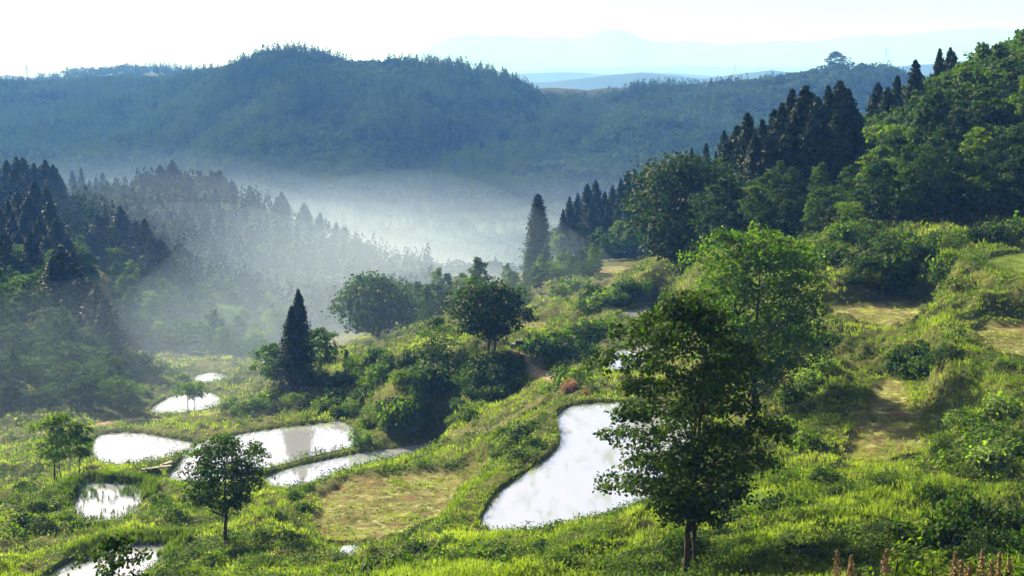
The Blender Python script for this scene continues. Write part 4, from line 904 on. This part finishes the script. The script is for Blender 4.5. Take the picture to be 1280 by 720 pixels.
for px, py, L, a, lab in ((196, 592, 3.6, 62, 'pale weathered board lying at the left corner of the big pond'), (207, 583, 2.6, 25, 'shorter weathered board above the pale one at the pond corner')):
    p = hit(px, py)
    o = bm_obj('wooden_board', [(0, 0, 0, .5, L, .12)], M_WOOD, None, .01); o.location = (p.x, p.y, p.z + .12); o.rotation_euler = (0, 0, R(-a)); o['label'] = lab; o['category'] = 'board'
# transmission towers far away
def pylon(px, py_top, d, H, label):
    p = at_d(px, py_top, d); b = p.z - H
    t = link('transmission_tower', None, None, (p.x, d, b)); t['label'] = label; t['category'] = 'pylon'
    w0, w1 = H * .11, H * .02; rad = H * .006
    T = []
    cor = [(-1, -1), (1, -1), (1, 1), (-1, 1)]
    def c(i, z): q = w0 + (w1 - w0) * min(1, z / (H * .8)); return np.array([cor[i % 4][0] * q, cor[i % 4][1] * q, z])
    for i in range(4): 
        v, f = tube([c(i, 0), c(i, H)], [rad, rad], 4); link('leg', mesh('leg', v, f, M_STEEL), t)
    lv = np.linspace(0, H * .97, 9)
    for k in range(8):
        for i in range(4): T.append(tube([c(i, lv[k]), c(i + 1, lv[k + 1])], [rad * .6] * 2, 3)); T.append(tube([c(i + 1, lv[k]), c(i, lv[k + 1])], [rad * .6] * 2, 3))
    v, f = joinm(T); link('bracing', mesh('bracing', v, f, M_STEEL), t)
    for z in (.62, .76, .9):
        A_ = H * .17 * (1.2 - z * .4); T = []
        for s in (-1, 1): T += [tube([(0, 0, z * H), (s * A_, 0, z * H + H * .01)], [rad, rad * .6], 4), tube([(0, 0, z * H + H * .04), (s * A_, 0, z * H + H * .01)], [rad * .7, rad * .5], 4)]
        v, f = joinm(T); link('crossarm', mesh('crossarm', v, f, M_STEEL), t)
pylon(33, 81, 2700, 42, 'faint lattice transmission tower on the skyline at the far left')
pylon(1108, 60, 4600, 62, 'faint lattice transmission tower on the blue hill at the right')
pylon(919, 79, 5100, 50, 'tiny lattice transmission tower on the far hill near the big skyline tree')
p = at_d(1045, 66, 1445); g = hz(p.x, 1445)
plant('broadleaf_tree', 'tree', 'single big round tree sticking up from the distant skyline', ('bl', 3), (p.x, 1445, g), ((p.z - g) / 12 * 1.6,) * 2 + ((p.z - g) / 12,), None, M_DARKLEAF)

# near plumes and yellow shrub at the bottom right
def plume(px, py, d, H):
    r = np.random.default_rng(int(px)); p = at_d(px, py, d); g = hz(p.x, d); h = max(.5, p.z - g)
    t = link('seed_plume', None, None, (p.x, d, g)); t['category'] = 'plant'
    v, f = tube([(0, 0, -.05), (.01, 0, h * .5), (0, .01, h)], [.006, .004, .002], 5); link('stalk', mesh('stalk', v, f, M_STRAW, np.zeros(len(f))), t)
    n = 700; q = r.random(n); P = np.stack([r.normal(size=n) * .022 * (1.2 - q), r.normal(size=n) * .022 * (1.2 - q), h - .26 * H * (1 - q) * 1.1], -1)
    a = r.random(n) * 6.28; lob = (q * 7 % 1) * .03 * (1.1 - q); P[:, 0] += np.cos(a) * lob; P[:, 1] += np.sin(a) * lob
    v, f = joinm([leaves(P, .0095, .7, .2, r), tube([(0, 0, h - .3 * H), (0, 0, h)], [.008, .003], 4)]); link('seed_head', mesh('seed_head', v, f, M_PLUME), t)
    return t
for i, (a, b, d, H, lab) in enumerate([(1047, 687, 14, 1.1, 'rusty seed plume, leftmost along the bottom edge'), (1064, 694, 14.4, .9, 'rusty seed plume just right of the leftmost one'), (1108, 686, 14, .9, 'slim rusty seed plume standing alone left of the bright shrub'), (1194, 690, 13.5, .9, 'tan seed plume just right of the bright shrub'), (1202, 700, 13.8, .6, 'short tan seed plume in the middle of three right of the bright shrub'),
        (1212, 703, 13.2, .7, 'low tan seed plume, rightmost of three right of the bright shrub'), (1228, 686, 13.6, 1.1, 'tall orange seed plume near the lower right corner'), (1240, 700, 13.3, .8, 'short orange seed plume between two taller ones'), (1250, 690, 13.8, 1.1, 'bushy orange seed plume beside the corner weeds'), (1262, 698, 13.4, .9, 'rightmost orange seed plume in the corner')]):
    plume(a, b, d, H)['label'] = lab
for i, (px, py, d, lab) in enumerate([(1138, 676, 16, 'bright yellow-green leafy shrub at the bottom edge, tallest of its clump'), (1160, 690, 15.5, 'yellow-green shrub just right of the tallest bright one'), (1118, 698, 15.4, 'low yellow-green shrub left of the tallest bright one'), (1250, 702, 13.6, 'bright weedy shrub below the orange plumes'), (1180, 700, 15, 'small yellow-green shrub left of the tan plumes')]):
    p = at_d(px, py, d); g = hz(p.x, d); h = max(.4, p.z - g)
    plant('shrub', 'shrub', lab, shrub(300 + i, .45, h * .92, 130, 14, .03, M_LIME, .055), (p.x, d, g - .03), 1, None, None, 0, ('stems', 'foliage'))

# ------------------------------------------------------------------ air: even haze box, and valley mist
def vol_mat(name, col, dens, anis, absorb=(1, 1, 1)):
    m, t, o = mat(name)
    v = N(t, 'ShaderNodeVolumePrincipled', i_Density=dens, i_Anisotropy=anis); v.inputs['Color'].default_value = rgb(col); v.inputs['Absorption Color'].default_value = rgb(absorb)
    t.links.new(v.outputs[0], o.inputs['Volume']); return m
def boxmesh(name, x0, x1, y0, y1, z0, z1, m):
    V = np.array([(x, y, z) for x in (x0, x1) for y in (y0, y1) for z in (z0, z1)], float)
    Fc = np.array([[0, 1, 3, 2], [4, 6, 7, 5], [0, 4, 5, 1], [2, 3, 7, 6], [0, 2, 6, 4], [1, 5, 7, 3]])
    return mesh(name, V, Fc, m)
link('haze', boxmesh('haze', -28000, 28000, -400, 27500, min(ZMIN, -330) - 1, 960, vol_mat('haze', (.125, .345, .98), .00022, .05)), kind='stuff', label='pale blue morning haze filling the air over the valley', category='haze')
def mist(cx, cy, rx, ry, ztop, zbot, dens, seed, label):
    """a low flat-bottomed dome of even mist with a gently rolling top"""
    nu, nv = 72, 22; V = [(cx, cy, ztop)]
    for j in range(1, nv + 1):
        q = j / nv
        for i in range(nu):
            a = 2 * math.pi * i / nu; x = cx + math.cos(a) * rx * q; y = cy + math.sin(a) * ry * q
            wob = float(fbm(np.array([x]), np.array([y]), 190, 3)[0]) * 26 * (1 - q ** 4)
            V.append((x, y, zbot + (ztop - zbot) * max(0, 1 - q ** 2.2) ** .9 + wob if j < nv else zbot))
    V.append((cx, cy, zbot - 1)); nV = len(V) - 1; tri = []; quad = []
    for i in range(nu):
        tri.append([0, 1 + i, 1 + (i + 1) % nu]); tri.append([nV, 1 + (nv - 1) * nu + (i + 1) % nu, 1 + (nv - 1) * nu + i])
        for j in range(nv - 1):
            a = 1 + j * nu; b = a + nu; quad.append([a + i, b + i, b + (i + 1) % nu, a + (i + 1) % nu])
    link('mist', mesh('mist', np.array(V), [np.array(tri), np.array(quad)], vol_mat('mist', (.50, .70, 1.0), dens, .2)), kind='stuff', label=label, category='mist')
for k, (zt, dn, lab) in enumerate([(-46, .00005, 'faintest topmost veil of the valley mist'), (-56, .00008, 'second veil of the valley mist from the top'), (-64, .00013, 'third veil of the valley mist from the top'), (-72, .00022, 'upper middle layer of the valley mist'),
        (-80, .00034, 'lower middle layer of the valley mist'), (-89, .0005, 'low layer of the valley mist'), (-98, .0009, 'dense mist close to the valley floor'), (-106, .0016, 'densest mist lying on the valley floor')]):
    mist(-60 + 6 * k, 855 + 5 * k, 900 - 30 * k, 640 - 30 * k, zt, -135, dn * 1.3, k + 1, lab)
mist(-120, 490, 200, 270, -24, -110, .00035, 11, 'thin sunlit mist high between the wooded hills on the left')
mist(-110, 500, 190, 250, -34, -110, .0005, 12, 'sunlit mist drifting between the wooded hills on the left')
mist(-100, 510, 180, 230, -46, -110, .0008, 13, 'thicker mist in the hollow between the wooded hills on the left')
mist(-32, 335, 110, 140, -34, -110, .0011, 14, 'thin sunlit mist behind the trees above the big pond')
mist(-75, 215, 75, 110, -37, -100, .0009, 15, 'faint glowing morning mist over the ponds on the left')

# ------------------------------------------------------------------ make each label point at one thing
ORD = 'first second third fourth fifth sixth seventh eighth ninth tenth eleventh twelfth thirteenth fourteenth fifteenth sixteenth seventeenth eighteenth nineteenth twentieth'.split()
def relabel():
    gr = {}
    for o in COL.objects:
        if o.parent is None and 'group' in o.keys(): gr.setdefault(o['group'], []).append(o)
    for g, L in gr.items():
        rows = 1 if len(L) <= 20 else math.ceil(len(L) / 18)
        L.sort(key=lambda o: o.location.y); n = len(L); names = {1: [''], 2: ['lower', 'upper'], 3: ['lowest', 'middle', 'topmost']}.get(rows) or ['lowest'] + [ORD[k] + '-lowest' for k in range(1, rows)]
        for k in range(rows):
            row = sorted(L[k * n // rows:(k + 1) * n // rows], key=lambda o: o.location.x / o.location.y)
            for i, o in enumerate(row):
                kids = [c for c in o.children if c.name.startswith('crown') or c.name.startswith('foliage')]
                mn = kids[0].data.materials[0].name if kids else ''
                b = {'leaf_green': 'green ', 'leaf_lime': 'yellow-green ', 'leaf_dark': 'dark ', 'leaf_cedar': 'dark pointed ', 'leaf_spreading': 'bright green ', 'fern_leaves': 'pale feathery '}.get(mn, '') + g
                for p_, q_ in (('trees', 'tree'), ('cedars', 'cedar'), ('bushes', 'bush'), ('scrub', 'bush in the scrub')):
                    if p_ in b: b = b.replace(p_, q_, 1); break
                o['label'] = b + (', ' + ORD[i] + ' from left' if i else ', leftmost') + (' in %s row' % names[k] if names[k] else '')
relabel()
